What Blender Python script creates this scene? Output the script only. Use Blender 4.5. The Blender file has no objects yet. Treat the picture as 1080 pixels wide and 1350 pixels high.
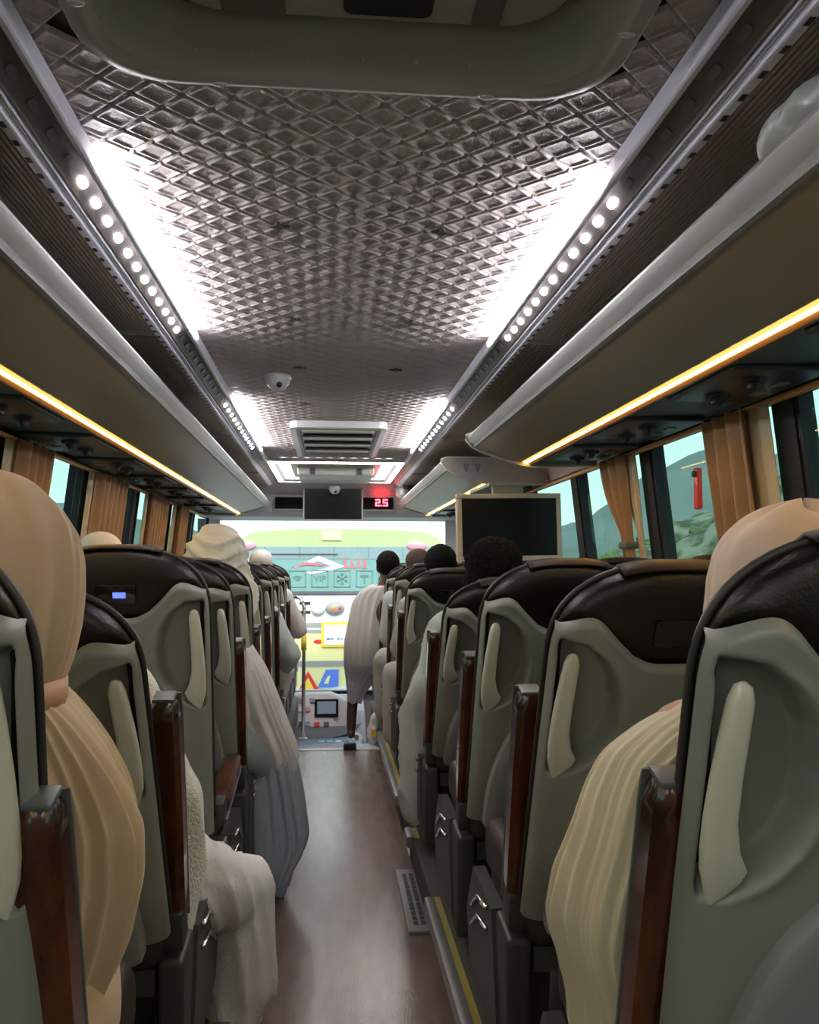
import bpy, bmesh, math, random
import numpy as np
from mathutils import Vector, Matrix, noise as mnoise

random.seed(7)
SC = bpy.context.scene
COL = SC.collection
R = math.radians

# ------------------------------------------------------------------ camera, sky, exposure
CAM = Vector((-0.045, 0.0, 1.22))
cam_data = bpy.data.cameras.new('camera')
cam_data.sensor_fit = 'HORIZONTAL'
cam_data.sensor_width = 36.0
cam_data.lens = 1150.0 / 1080.0 * 36.0
cam_data.clip_start = 0.02
cam_data.clip_end = 1000
camera = bpy.data.objects.new('camera', cam_data)
COL.objects.link(camera)
camera.location = CAM
camera.rotation_euler = (R(90 + 3.63), 0, R(-5.255))
SC.camera = camera

world = bpy.data.worlds.new('sky')
SC.world = world
world.use_nodes = True
wn = world.node_tree
wn.nodes.clear()
w_out = wn.nodes.new('ShaderNodeOutputWorld')
w_bg = wn.nodes.new('ShaderNodeBackground')
w_tc = wn.nodes.new('ShaderNodeTexCoord')
w_sep = wn.nodes.new('ShaderNodeSeparateXYZ')
w_ramp = wn.nodes.new('ShaderNodeValToRGB')
w_ramp.color_ramp.elements[0].position = 0.0
w_ramp.color_ramp.elements[0].color = (0.90, 0.95, 0.93, 1)
w_ramp.color_ramp.elements[1].position = 0.7
w_ramp.color_ramp.elements[1].color = (0.62, 0.80, 0.98, 1)
wn.links.new(w_tc.outputs['Generated'], w_sep.inputs[0])
wn.links.new(w_sep.outputs['Z'], w_ramp.inputs[0])
wn.links.new(w_ramp.outputs[0], w_bg.inputs['Color'])
wn.links.new(w_bg.outputs[0], w_out.inputs['Surface'])
w_bg.inputs['Strength'].default_value = 0.60

sun_data = bpy.data.lights.new('hazy_sun', 'SUN')
sun_data.energy = 0.85
sun_data.angle = R(8)
sun_data.color = (1.0, 0.93, 0.82)
sun = bpy.data.objects.new('hazy_sun', sun_data)
COL.objects.link(sun)
sun.rotation_euler = (R(48), 0, R(4))

vs = SC.view_settings
vs.view_transform = 'Standard'
vs.look = 'None'
vs.exposure = 2.35
vs.gamma = 1.0
vs.use_curve_mapping = False
SC.cycles.use_denoising = True
SC.cycles.max_bounces = 8
SC.cycles.diffuse_bounces = 5
SC.cycles.transparent_max_bounces = 16
SC.cycles.sample_clamp_indirect = 6.0

# ------------------------------------------------------------------ materials
MATS = {}


def mat(name, col, rough=0.5, metal=0.0, noise=None, bump=None, coat=0.0, emit=None, sheen=0.0, spec=0.5,
        stretch=(1, 1, 1), trans=0.0):
    m = bpy.data.materials.new(name)
    m.use_nodes = True
    nt = m.node_tree
    p = nt.nodes['Principled BSDF']
    p.inputs['Base Color'].default_value = (*col, 1)
    p.inputs['Roughness'].default_value = rough
    p.inputs['Metallic'].default_value = metal
    p.inputs['Coat Weight'].default_value = coat
    p.inputs['Coat Roughness'].default_value = 0.08
    p.inputs['Sheen Weight'].default_value = sheen
    p.inputs['Specular IOR Level'].default_value = spec
    p.inputs['Transmission Weight'].default_value = trans
    if emit:
        p.inputs['Emission Color'].default_value = (*emit[0], 1)
        p.inputs['Emission Strength'].default_value = emit[1]
    if noise or bump:
        tc = nt.nodes.new('ShaderNodeTexCoord')
        mp = nt.nodes.new('ShaderNodeMapping')
        mp.inputs['Scale'].default_value = stretch
        nt.links.new(tc.outputs['Object'], mp.inputs[0])
    if noise:
        sc, col2, lo, hi = noise
        n = nt.nodes.new('ShaderNodeTexNoise')
        n.inputs['Scale'].default_value = sc
        n.inputs['Detail'].default_value = 5
        nt.links.new(mp.outputs[0], n.inputs['Vector'])
        r = nt.nodes.new('ShaderNodeValToRGB')
        r.color_ramp.elements[0].position = lo
        r.color_ramp.elements[1].position = hi
        r.color_ramp.elements[0].color = (*col, 1)
        r.color_ramp.elements[1].color = (*col2, 1)
        nt.links.new(n.outputs['Fac'], r.inputs[0])
        nt.links.new(r.outputs[0], p.inputs['Base Color'])
    if bump:
        sc, st = bump
        n2 = nt.nodes.new('ShaderNodeTexNoise')
        n2.inputs['Scale'].default_value = sc
        n2.inputs['Detail'].default_value = 3
        nt.links.new(mp.outputs[0], n2.inputs['Vector'])
        b = nt.nodes.new('ShaderNodeBump')
        b.inputs['Strength'].default_value = st
        b.inputs['Distance'].default_value = 0.01
        nt.links.new(n2.outputs['Fac'], b.inputs['Height'])
        nt.links.new(b.outputs[0], p.inputs['Normal'])
    MATS[name] = m
    return m


def glass(name, tint, gloss=0.06, rough=0.02):
    m = bpy.data.materials.new(name)
    m.use_nodes = True
    nt = m.node_tree
    nt.nodes.clear()
    o = nt.nodes.new('ShaderNodeOutputMaterial')
    mx = nt.nodes.new('ShaderNodeMixShader')
    t = nt.nodes.new('ShaderNodeBsdfTransparent')
    t.inputs[0].default_value = (*tint, 1)
    g = nt.nodes.new('ShaderNodeBsdfGlossy')
    g.inputs['Roughness'].default_value = rough
    mx.inputs[0].default_value = gloss
    nt.links.new(t.outputs[0], mx.inputs[1])
    nt.links.new(g.outputs[0], mx.inputs[2])
    nt.links.new(mx.outputs[0], o.inputs[0])
    MATS[name] = m
    return m


def emitter(name, col, strength):
    return mat(name, (0.8, 0.8, 0.8), 0.4, emit=(col, strength))


mat('quilt', (0.50, 0.42, 0.39), 0.48, bump=(300, 0.25))
mat('quilt_button', (0.05, 0.035, 0.03), 0.5)
mat('ceil_base', (0.16, 0.13, 0.12), 0.6)
mat('trim_bar', (0.82, 0.81, 0.92), 0.4)
mat('perf_panel', (0.17, 0.14, 0.13), 0.45)
mat('rail_white', (0.84, 0.84, 0.93), 0.4)
mat('black', (0.012, 0.012, 0.013), 0.5)
mat('black_gloss', (0.008, 0.008, 0.009), 0.12)
mat('liner', (0.46, 0.36, 0.30), 0.5)
mat('rack_face', (0.37, 0.295, 0.205), 0.36, bump=(600, 0.08))
mat('rack_cap', (0.33, 0.29, 0.24), 0.5)
mat('rack_rim', (0.55, 0.52, 0.46), 0.35)
mat('alu', (0.62, 0.62, 0.62), 0.42, metal=0.15)
mat('alu_dark', (0.28, 0.28, 0.27), 0.5, metal=0.1, bump=(400, 0.2))
mat('led_channel', (0.20, 0.10, 0.055), 0.4)
mat('under_panel', (0.10, 0.10, 0.095), 0.5)
mat('service', (0.03, 0.03, 0.031), 0.35)
mat('curtain_rail', (0.90, 0.42, 0.15), 0.4)
mat('wall_panel', (0.22, 0.20, 0.18), 0.6)
mat('wall_cream', (0.42, 0.39, 0.34), 0.55)
mat('pillar', (0.014, 0.014, 0.015), 0.55, spec=0.3)
mat('drape', (0.36, 0.20, 0.095), 0.75, noise=(9, (0.30, 0.17, 0.08), 0.35, 0.65), bump=(500, 0.2), sheen=0.2)
mat('lining', (0.55, 0.45, 0.30), 0.8, bump=(500, 0.15))
mat('tie', (0.16, 0.15, 0.14), 0.8)
mat('floor_vinyl', (0.16, 0.10, 0.088), 0.22, noise=(5, (0.24, 0.16, 0.145), 0.3, 0.7), bump=(60, 0.06), stretch=(4, 0.8, 1))
mat('platform', (0.07, 0.065, 0.06), 0.7)
mat('step_rail', (0.26, 0.25, 0.25), 0.4, metal=0.4)
mat('yellow_strip', (0.36, 0.30, 0.06), 0.6)
mat('shell', (0.205, 0.218, 0.19), 0.34, bump=(900, 0.06))
mat('handle', (0.52, 0.52, 0.43), 0.42, bump=(900, 0.05))
mat('pocket', (0.20, 0.21, 0.21), 0.42, bump=(900, 0.06))
mat('leather', (0.007, 0.0045, 0.0035), 0.36, spec=0.38, bump=(260, 0.14))
mat('flap', (0.018, 0.007, 0.005), 0.5, spec=0.35)
mat('piping', (0.03, 0.026, 0.024), 0.45)
mat('seat_fabric', (0.03, 0.02, 0.017), 0.5, bump=(260, 0.12))
mat('seat_dark', (0.045, 0.048, 0.05), 0.45)
mat('wood', (0.022, 0.006, 0.003), 0.20, noise=(9, (0.115, 0.030, 0.011), 0.36, 0.70), coat=0.7, stretch=(1.6, 1.6, 0.55))
mat('arm_edge', (0.09, 0.098, 0.10), 0.4)
mat('chrome', (0.75, 0.75, 0.76), 0.15, metal=1.0)
mat('usb_lit', (0.05, 0.05, 0.2), 0.3, emit=((0.08, 0.12, 1.0), 0.5))
mat('white_plastic', (0.62, 0.61, 0.60), 0.35)
mat('hatch', (0.43, 0.40, 0.31), 0.45)
mat('hatch_rim', (0.42, 0.39, 0.34), 0.35)
mat('hatch_dark', (0.14, 0.135, 0.11), 0.5)
mat('louvre', (0.45, 0.39, 0.32), 0.3)
mat('screen', (0.006, 0.006, 0.007), 0.25, spec=0.12)
mat('monitor_grey', (0.30, 0.29, 0.28), 0.45)
mat('monitor_beige', (0.50, 0.40, 0.31), 0.42)
mat('header', (0.58, 0.53, 0.55), 0.5)
mat('paper', (0.30, 0.28, 0.29), 0.8)
mat('paper_print', (0.17, 0.155, 0.17), 0.8)
mat('digits', (0.2, 0.0, 0.0), 0.4, emit=((1.0, 0.02, 0.03), 6.0))
emitter('led_white', (0.95, 0.96, 1.0), 13.5)
emitter('led_dot', (1.0, 0.98, 0.95), 9.0)
mat('led_off', (0.20, 0.18, 0.17), 0.35)
emitter('led_warm', (1.0, 0.60, 0.14), 7.0)
emitter('led_warm_soft', (1.0, 0.50, 0.09), 0.32)
emitter('led_front', (1.0, 0.98, 0.95), 2.5)
mat('skin_light', (0.52, 0.30, 0.20), 0.5)
mat('skin_dark', (0.10, 0.05, 0.032), 0.5)
mat('eye', (0.02, 0.015, 0.012), 0.2)
mat('hair', (0.006, 0.005, 0.0045), 0.85, bump=(120, 0.9), spec=0.15)
mat('hair_brown', (0.075, 0.048, 0.035), 0.8, bump=(90, 0.6))
mat('hijab_tan', (0.52, 0.38, 0.235), 0.75, bump=(700, 0.12), sheen=0.25)
mat('robe_tan', (0.56, 0.41, 0.245), 0.75, bump=(700, 0.12), sheen=0.25)
mat('hijab_pink', (0.56, 0.41, 0.295), 0.75, bump=(700, 0.12), sheen=0.25)
mat('robe_cream', (0.66, 0.58, 0.41), 0.75, bump=(700, 0.12), sheen=0.25)
mat('strap', (0.62, 0.36, 0.24), 0.6)
mat('towel', (0.70, 0.67, 0.60), 0.95, bump=(160, 0.7), sheen=0.4)
mat('cotton_white', (0.70, 0.68, 0.68), 0.85, bump=(90, 0.25))
mat('cotton_hood', (0.78, 0.75, 0.66), 0.85, bump=(60, 0.25))
mat('cotton_bluegrey', (0.30, 0.36, 0.40), 0.85, bump=(90, 0.25))
mat('cotton_paleblue', (0.56, 0.63, 0.62), 0.85, bump=(90, 0.25))
mat('cotton_grey', (0.42, 0.41, 0.38), 0.85, bump=(90, 0.25))
mat('plastic_bag', (0.55, 0.56, 0.53), 0.3, bump=(30, 0.6))
mat('dash', (0.33, 0.31, 0.34), 0.45)
mat('dash_blue', (0.24, 0.33, 0.46), 0.45)
mat('dash_light', (0.55, 0.52, 0.54), 0.45)
mat('red', (0.75, 0.03, 0.03), 0.4)
mat('asphalt', (0.16, 0.16, 0.16), 0.9, noise=(0.8, (0.20, 0.20, 0.195), 0.3, 0.7))
mat('bus_green', (0.42, 0.58, 0.26), 0.3)
mat('bus_bluegrey', (0.24, 0.33, 0.36), 0.3)
mat('bus_teal', (0.20, 0.37, 0.35), 0.25)
mat('bus_teal_dark', (0.11, 0.22, 0.21), 0.4)
mat('bus_silver', (0.62, 0.64, 0.68), 0.35)
mat('bus_slot', (0.10, 0.10, 0.12), 0.6)
mat('bus_grey', (0.32, 0.31, 0.32), 0.5)
mat('bus_cream', (0.88, 0.82, 0.38), 0.4)
mat('bus_white', (0.85, 0.86, 0.88), 0.4)
mat('bus_pink', (0.60, 0.30, 0.36), 0.3)
mat('sign_yellow', (0.95, 0.66, 0.05), 0.5)
mat('bus_blue', (0.10, 0.22, 0.75), 0.4)
mat('bus_cyan', (0.35, 0.70, 0.80), 0.4)
mat('orange', (0.9, 0.30, 0.06), 0.3)
mat('bus_red', (0.62, 0.16, 0.20), 0.4)
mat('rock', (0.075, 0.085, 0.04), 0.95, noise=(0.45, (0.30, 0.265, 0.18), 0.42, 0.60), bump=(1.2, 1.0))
mat('hazed_far_rock', (0.16, 0.185, 0.17), 0.95, noise=(0.05, (0.21, 0.225, 0.20), 0.4, 0.6))  # distance haze mixed into the ridge colour as a paler grey green
mat('leaf', (0.10, 0.16, 0.06), 0.8, noise=(2.0, (0.22, 0.26, 0.10), 0.35, 0.65))
mat('trunk', (0.12, 0.08, 0.05), 0.9)
mat('plaster', (0.70, 0.68, 0.63), 0.8)
mat('concrete', (0.48, 0.47, 0.45), 0.85, noise=(1.5, (0.40, 0.39, 0.37), 0.3, 0.7))
glass('pane_tint', (0.24, 0.385, 0.345))
glass('pane_clear', (0.93, 0.97, 0.94))


# ------------------------------------------------------------------ mesh helpers
class MB:
    def __init__(self):
        self.v = []
        self.f = []

    def add(self, vs_, fs_):
        o = len(self.v)
        self.v += [tuple(p) for p in vs_]
        self.f += [tuple(i + o for i in f) for f in fs_]
        return self

    def box(self, x0, x1, y0, y1, z0, z1):
        return self.add([(x0, y0, z0), (x1, y0, z0), (x1, y1, z0), (x0, y1, z0), (x0, y0, z1), (x1, y0, z1), (x1, y1, z1), (x0, y1, z1)],
                        [(0, 3, 2, 1), (4, 5, 6, 7), (0, 1, 5, 4), (1, 2, 6, 5), (2, 3, 7, 6), (3, 0, 4, 7)])

    def rbox(self, c, s, r=0.01, seg=2, mtx=None):
        bm = bmesh.new()
        bmesh.ops.create_cube(bm, size=1.0)
        bmesh.ops.scale(bm, vec=s, verts=bm.verts)
        bmesh.ops.bevel(bm, geom=list(bm.edges), offset=r, segments=seg, profile=0.6, affect='EDGES')
        if mtx is not None:
            bmesh.ops.transform(bm, matrix=mtx, verts=bm.verts)
        bmesh.ops.translate(bm, vec=c, verts=bm.verts)
        bm.verts.index_update()
        self.add([v.co[:] for v in bm.verts], [[v.index for v in f.verts] for f in bm.faces])
        bm.free()
        return self

    def prism(self, pts, axis, a0, a1):
        """closed 2D polygon extruded along an axis: 'y' takes (x,z), 'x' takes (y,z), 'z' takes (x,y)"""
        n = len(pts)

        def p3(p, a):
            return {'y': (p[0], a, p[1]), 'x': (a, p[0], p[1]), 'z': (p[0], p[1], a)}[axis]
        vs_ = [p3(p, a0) for p in pts] + [p3(p, a1) for p in pts]
        fs_ = [(i, (i + 1) % n, n + (i + 1) % n, n + i) for i in range(n)]
        fs_ += [tuple(range(n))[::-1], tuple(range(n, 2 * n))]
        return self.add(vs_, fs_)

    def grid(self, rows, close_u=False, caps=False):
        nr, nc = len(rows), len(rows[0])
        vs_ = [p for r in rows for p in r]
        fs_ = []
        for i in range(nr - 1):
            for j in range(nc if close_u else nc - 1):
                k = (j + 1) % nc
                fs_.append((i * nc + j, i * nc + k, (i + 1) * nc + k, (i + 1) * nc + j))
        if caps:
            fs_.append(tuple(range(nc))[::-1])
            fs_.append(tuple(range((nr - 1) * nc, nr * nc)))
        return self.add(vs_, fs_)

    def tube(self, pts, rad, n=8, caps=True):
        pts = [Vector(p) for p in pts]
        rows = []
        up = Vector((0.13, 0.31, 0.94))
        for i, p in enumerate(pts):
            t = (pts[min(i + 1, len(pts) - 1)] - pts[max(i - 1, 0)]).normalized()
            a = t.cross(up)
            if a.length < 1e-3:
                a = t.cross(Vector((1, 0, 0)))
            a.normalize()
            b = t.cross(a)
            r = rad[i] if isinstance(rad, (list, tuple)) else rad
            rows.append([p + r * (math.cos(2 * math.pi * k / n) * a + math.sin(2 * math.pi * k / n) * b) for k in range(n)])
        return self.grid(rows, True, caps)

    def ell(self, c, r, nu=14, nv=9, mtx=None):
        rows = []
        for i in range(nv + 1):
            th = math.pi * i / nv
            th = min(max(th, 0.02), math.pi - 0.02)
            row = []
            for k in range(nu):
                ph = 2 * math.pi * k / nu
                p = Vector((r[0] * math.sin(th) * math.cos(ph), r[1] * math.sin(th) * math.sin(ph), -r[2] * math.cos(th)))
                if mtx is not None:
                    p = mtx @ p
                row.append(Vector(c) + p)
            rows.append(row)
        return self.grid(rows, True, True)

    def cap(self, a, b, ra, rb, n=12):
        """tapered capsule"""
        a, b = Vector(a), Vector(b)
        t = (b - a)
        L = t.length
        t = t.normalized() if L > 1e-6 else Vector((0, 0, 1))
        u = t.cross(Vector((0.2, 0.4, 0.9)))
        if u.length < 1e-3:
            u = t.cross(Vector((1, 0, 0)))
        u.normalize()
        w = t.cross(u)
        rows = []
        for c, r, sgn, rng in ((a, ra, -1, range(5)), (b, rb, 1, range(5))):
            for i in rng:
                ang = (1 - i / 4.0) * math.pi / 2 if sgn < 0 else i / 4.0 * math.pi / 2
                rr = max(r * math.cos(ang), r * 0.03)
                cc = c + t * (sgn * r * math.sin(ang))
                rows.append([cc + rr * (math.cos(2 * math.pi * k / n) * u + math.sin(2 * math.pi * k / n) * w) for k in range(n)])
        return self.grid(rows, True, True)

    def mesh(self, name, smooth=True):
        me = bpy.data.meshes.new(name)
        me.from_pydata([tuple(p) for p in self.v], [], self.f)
        if smooth:
            me.polygons.foreach_set('use_smooth', [True] * len(me.polygons))
        me.update()
        return me


def fixn(me):
    bm = bmesh.new()
    bm.from_mesh(me)
    bmesh.ops.recalc_face_normals(bm, faces=bm.faces)
    bm.to_mesh(me)
    bm.free()
    return me


def ob(name, mb, material, parent=None, smooth=False, bevel=0.0, sharp=None):
    me = mb if isinstance(mb, bpy.types.Mesh) else fixn(mb.mesh(name, smooth))
    if len(me.materials) == 0:
        me.materials.append(MATS[material])
    o = bpy.data.objects.new(name, me)
    COL.objects.link(o)
    if parent is not None:
        o.parent = parent
    if bevel:
        b = o.modifiers.new('bevel', 'BEVEL')
        b.width = bevel
        b.segments = 2
        b.limit_method = 'ANGLE'
        b.angle_limit = R(40)
    if sharp:
        me.set_sharp_from_angle(angle=R(sharp))
    return o


def empty(name, loc=(0, 0, 0), rz=0.0):
    o = bpy.data.objects.new(name, None)
    COL.objects.link(o)
    o.location = loc
    o.rotation_euler = (0, 0, rz)
    o.empty_display_size = 0.1
    return o


def tag(o, label, cat, group=None):
    o['label'] = label
    o['category'] = cat
    if group:
        o['group'] = group
    return o


def struct(o, label, cat):
    o['kind'] = 'structure'
    o['label'] = label
    o['category'] = cat
    return o


def text_mesh(body, size, depth=0.003):
    c = bpy.data.curves.new('lettering', 'FONT')
    c.body = body
    c.size = size
    c.extrude = depth
    c.align_x = 'CENTER'
    c.align_y = 'CENTER'
    t = bpy.data.objects.new('lettering', c)
    COL.objects.link(t)
    dg = bpy.context.evaluated_depsgraph_get()
    me = bpy.data.meshes.new_from_object(t.evaluated_get(dg))
    bpy.data.objects.remove(t)
    return me


def sstep(a, b, x):
    t = min(max((x - a) / (b - a), 0.0), 1.0)
    return t * t * (3 - 2 * t)


def lerp_table(tab, x):
    if x <= tab[0][0]:
        return tab[0][1]
    for (a, b), (c, d) in zip(tab, tab[1:]):
        if x <= c:
            return b + (d - b) * (x - a) / (c - a)
    return tab[-1][1]


def blob(mb, voxel=0.014, smooth=6, factor=0.6):
    """union of overlapping closed shapes -> one continuous smooth mesh"""
    t = bpy.data.objects.new('tmp', fixn(mb.mesh('tmp')))
    COL.objects.link(t)
    m = t.modifiers.new('r', 'REMESH')
    m.mode = 'VOXEL'
    m.voxel_size = voxel
    m.use_smooth_shade = True
    if smooth:
        s = t.modifiers.new('s', 'SMOOTH')
        s.iterations = smooth
        s.factor = factor
    dg = bpy.context.evaluated_depsgraph_get()
    me = bpy.data.meshes.new_from_object(t.evaluated_get(dg))
    old = t.data
    bpy.data.objects.remove(t)
    bpy.data.meshes.remove(old)
    me.materials.clear()
    me.polygons.foreach_set('use_smooth', [True] * len(me.polygons))
    return me


def displace(me, fn):
    n = len(me.vertices)
    co = np.empty(n * 3)
    no = np.empty(n * 3)
    me.vertices.foreach_get('co', co)
    me.vertices.foreach_get('normal', no)
    co = co.reshape(-1, 3)
    no = no.reshape(-1, 3)
    d = fn(co)
    co = co + no * d[:, None]
    me.vertices.foreach_set('co', co.ravel())
    me.update()
    return me


def fold_fn(direction, wave, amp, wob=0.035, wfreq=5.0, seed=0.0, sharp=2.0):
    d = np.array(direction, float)
    d /= np.linalg.norm(d)

    def fn(co):
        s = co @ d
        w = wob * (np.sin(co[:, 0] * wfreq + seed) + np.sin(co[:, 1] * wfreq * 1.3 + 2 * seed) + np.sin(co[:, 2] * wfreq * 0.8 + 3 * seed))
        ph = (s + w) / wave
        a = np.abs(np.sin(np.pi * ph))
        b = np.abs(np.sin(np.pi * ph * 0.43 + 1.3 + seed))
        return amp * (1.0 - a ** (1.0 / sharp) * 1.4 + 0.7 * b)
    return fn

# ------------------------------------------------------------------ the coach shell
YB, YF = -2.6, 8.75
ZC = 1.97
FLOOR_END = 5.96


def wall_x(z):
    return 1.19 + (1.70 - z) * 0.11


fl = MB().box(-0.30, 0.30, YB, FLOOR_END, -0.06, 0.0)
floor = struct(ob('floor', fl, 'floor_vinyl'), 'glossy brown vinyl aisle floor between the seats', 'floor')
ob('nosing', MB().rbox((0, FLOOR_END + 0.005, -0.012), (0.62, 0.05, 0.035), 0.006), 'alu', floor)
st = MB().box(-0.62, 1.25, FLOOR_END, 7.15, -0.30, -0.20)
st.box(-0.62, 0.30, 7.15, 8.7, -0.62, -0.52)
st.box(-0.62, 0.30, FLOOR_END - 0.01, FLOOR_END, -0.3, -0.06)
struct(ob('floor', st, 'dash'), 'lower grey entrance step beyond the end of the aisle', 'floor')

# raised platforms that carry the seats
pl = MB().box(-1.30, -0.30, YB, 7.6, -0.06, 0.12)
plat_l = struct(ob('floor', pl, 'platform'), "raised dark platform under the driver's side seats", 'floor')
pr = MB().box(0.30, 1.30, YB, 3.74, -0.06, 0.12)
pr.box(0.30, 1.30, 4.24, 7.3, -0.06, 0.12)
plat_r = struct(ob('floor', pr, 'platform'), 'raised dark platform under the door side seats', 'floor')
stw = MB().box(0.30, 1.30, 3.74, 4.24, -0.75, -0.70)
stw.box(0.30, 0.62, 3.74, 4.24, -0.70, -0.25)
struct(ob('floor', stw, 'platform'), 'dark side door steps sunk between two rows of seats', 'floor')
for s, par, segs in ((-1, plat_l, ((YB, 5.9),)), (1, plat_r, ((YB, 2.96), (3.60, 3.74), (4.24, 5.9)))):
    for y0, y1 in segs:
        x = s * 0.292
        ob('step_rail', MB().rbox((x, (y0 + y1) / 2, 0.105), (0.036, y1 - y0, 0.05), 0.012), 'step_rail', par, True, sharp=40)
        ob('yellow_strip', MB().box(s * 0.318 - 0.010, s * 0.318 + 0.010, y0, y1, 0.12, 0.1245), 'yellow_strip', par)
vent = MB().box(0.226, 0.30, 2.97, 3.57, 0.0, 0.012)
fv = tag(ob('floor_grille', vent, 'step_rail', bevel=0.003), 'narrow grey metal air grille set along the aisle floor edge', 'grille')
for k in range(2):
    for j in range(12):
        xx = 0.248 + k * 0.026
        ob('slot', MB().box(xx, xx + 0.016, 3.02 + j * 0.042, 3.054 + j * 0.042, 0.0122, 0.0132), 'black', fv)

# ceiling: backing with a hole for the roof hatch, quilted padding, light strips
HX0, HX1, HY0, HY1 = -0.355, 0.335, 0.36, 1.25
cb = MB()
zb = ZC + 0.012
for x0, x1, y0, y1 in ((-0.56, HX0, YB, YF), (HX1, 0.56, YB, YF), (HX0, HX1, YB, HY0), (HX0, HX1, HY1, YF)):
    cb.box(x0, x1, y0, y1, zb, zb + 0.03)
ceiling = struct(ob('ceiling', cb, 'ceil_base'), 'coach ceiling with brown quilted padding and white light strips', 'ceiling')
rf = MB().prism([(-1.3, 1.95), (-1.1, 2.2), (1.1, 2.2), (1.3, 1.95), (1.3, 2.0), (1.1, 2.26), (-1.1, 2.26), (-1.3, 2.0)], 'y', YB, YF)
ob('roof_skin', rf, 'ceil_base', ceiling)

q = MB()
S = 0.08


def diamond(cx, cy):
    rings = [(1.0, 0.0), (0.93, 0.0005), (0.86, 0.0055), (0.80, 0.0062), (0.70, 0.0060), (0.63, 0.0030), (0.32, 0.0036)]
    vs_, fs_ = [], []
    h = S / 2
    for i, (k, d) in enumerate(rings):
        c = 0.02 if i < 2 else 0.05
        for sx, sy in ((1, 0), (0, 1), (-1, 0), (0, -1)):
            for e in (-1, 1):
                px, py = sx * (1 - c) - e * sy * c, sy * (1 - c) + e * sx * c
                vs_.append((cx + h * k * px, cy + h * k * py, ZC - d))
    for i in range(len(rings) - 1):
        for j in range(8):
            a, b = i * 8 + j, i * 8 + (j + 1) % 8
            fs_.append((a, b, b + 8, a + 8))
    fs_.append(tuple(range((len(rings) - 1) * 8, len(rings) * 8)))
    q.add(vs_, fs_)


for i in range(-6, 7):
    for j in range(0, 76):
        for dx, dy in ((0, 0), (S / 2, S / 2)):
            cx, cy = i * S + dx, j * S + dy
            if abs(cx) > 0.481 or cy > 5.93:
                continue
            if HX0 - 0.06 < cx < HX1 + 0.06 and HY0 - 0.06 < cy < HY1 + 0.01:
                continue
            diamond(cx, cy)
ob('quilted_padding', q, 'quilt', ceiling, True)
for k in range(6):
    for x in (-0.16, 0.20):
        y = round((1.86 + 0.68 * k) / S) * S + S / 2
        b = MB()
        n = 16
        pts = []
        for a in range(n):
            r_ = 0.024 if a % 4 == 0 else (0.010 if a % 2 == 0 else 0.013)
            pts.append((x + S / 2 * 0 + r_ * math.cos(2 * math.pi * a / n), y + r_ * math.sin(2 * math.pi * a / n)))
        b.prism(pts, 'z', ZC - 0.0105, ZC - 0.004)
        ob('quilt_button', b, 'quilt_button', ceiling)

LIT = ((-2.2, -1.2), (-0.75, 0.40), (1.55, 2.72), (3.80, 5.35))


def lit(y):
    return any(a <= y <= b for a, b in LIT)


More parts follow.
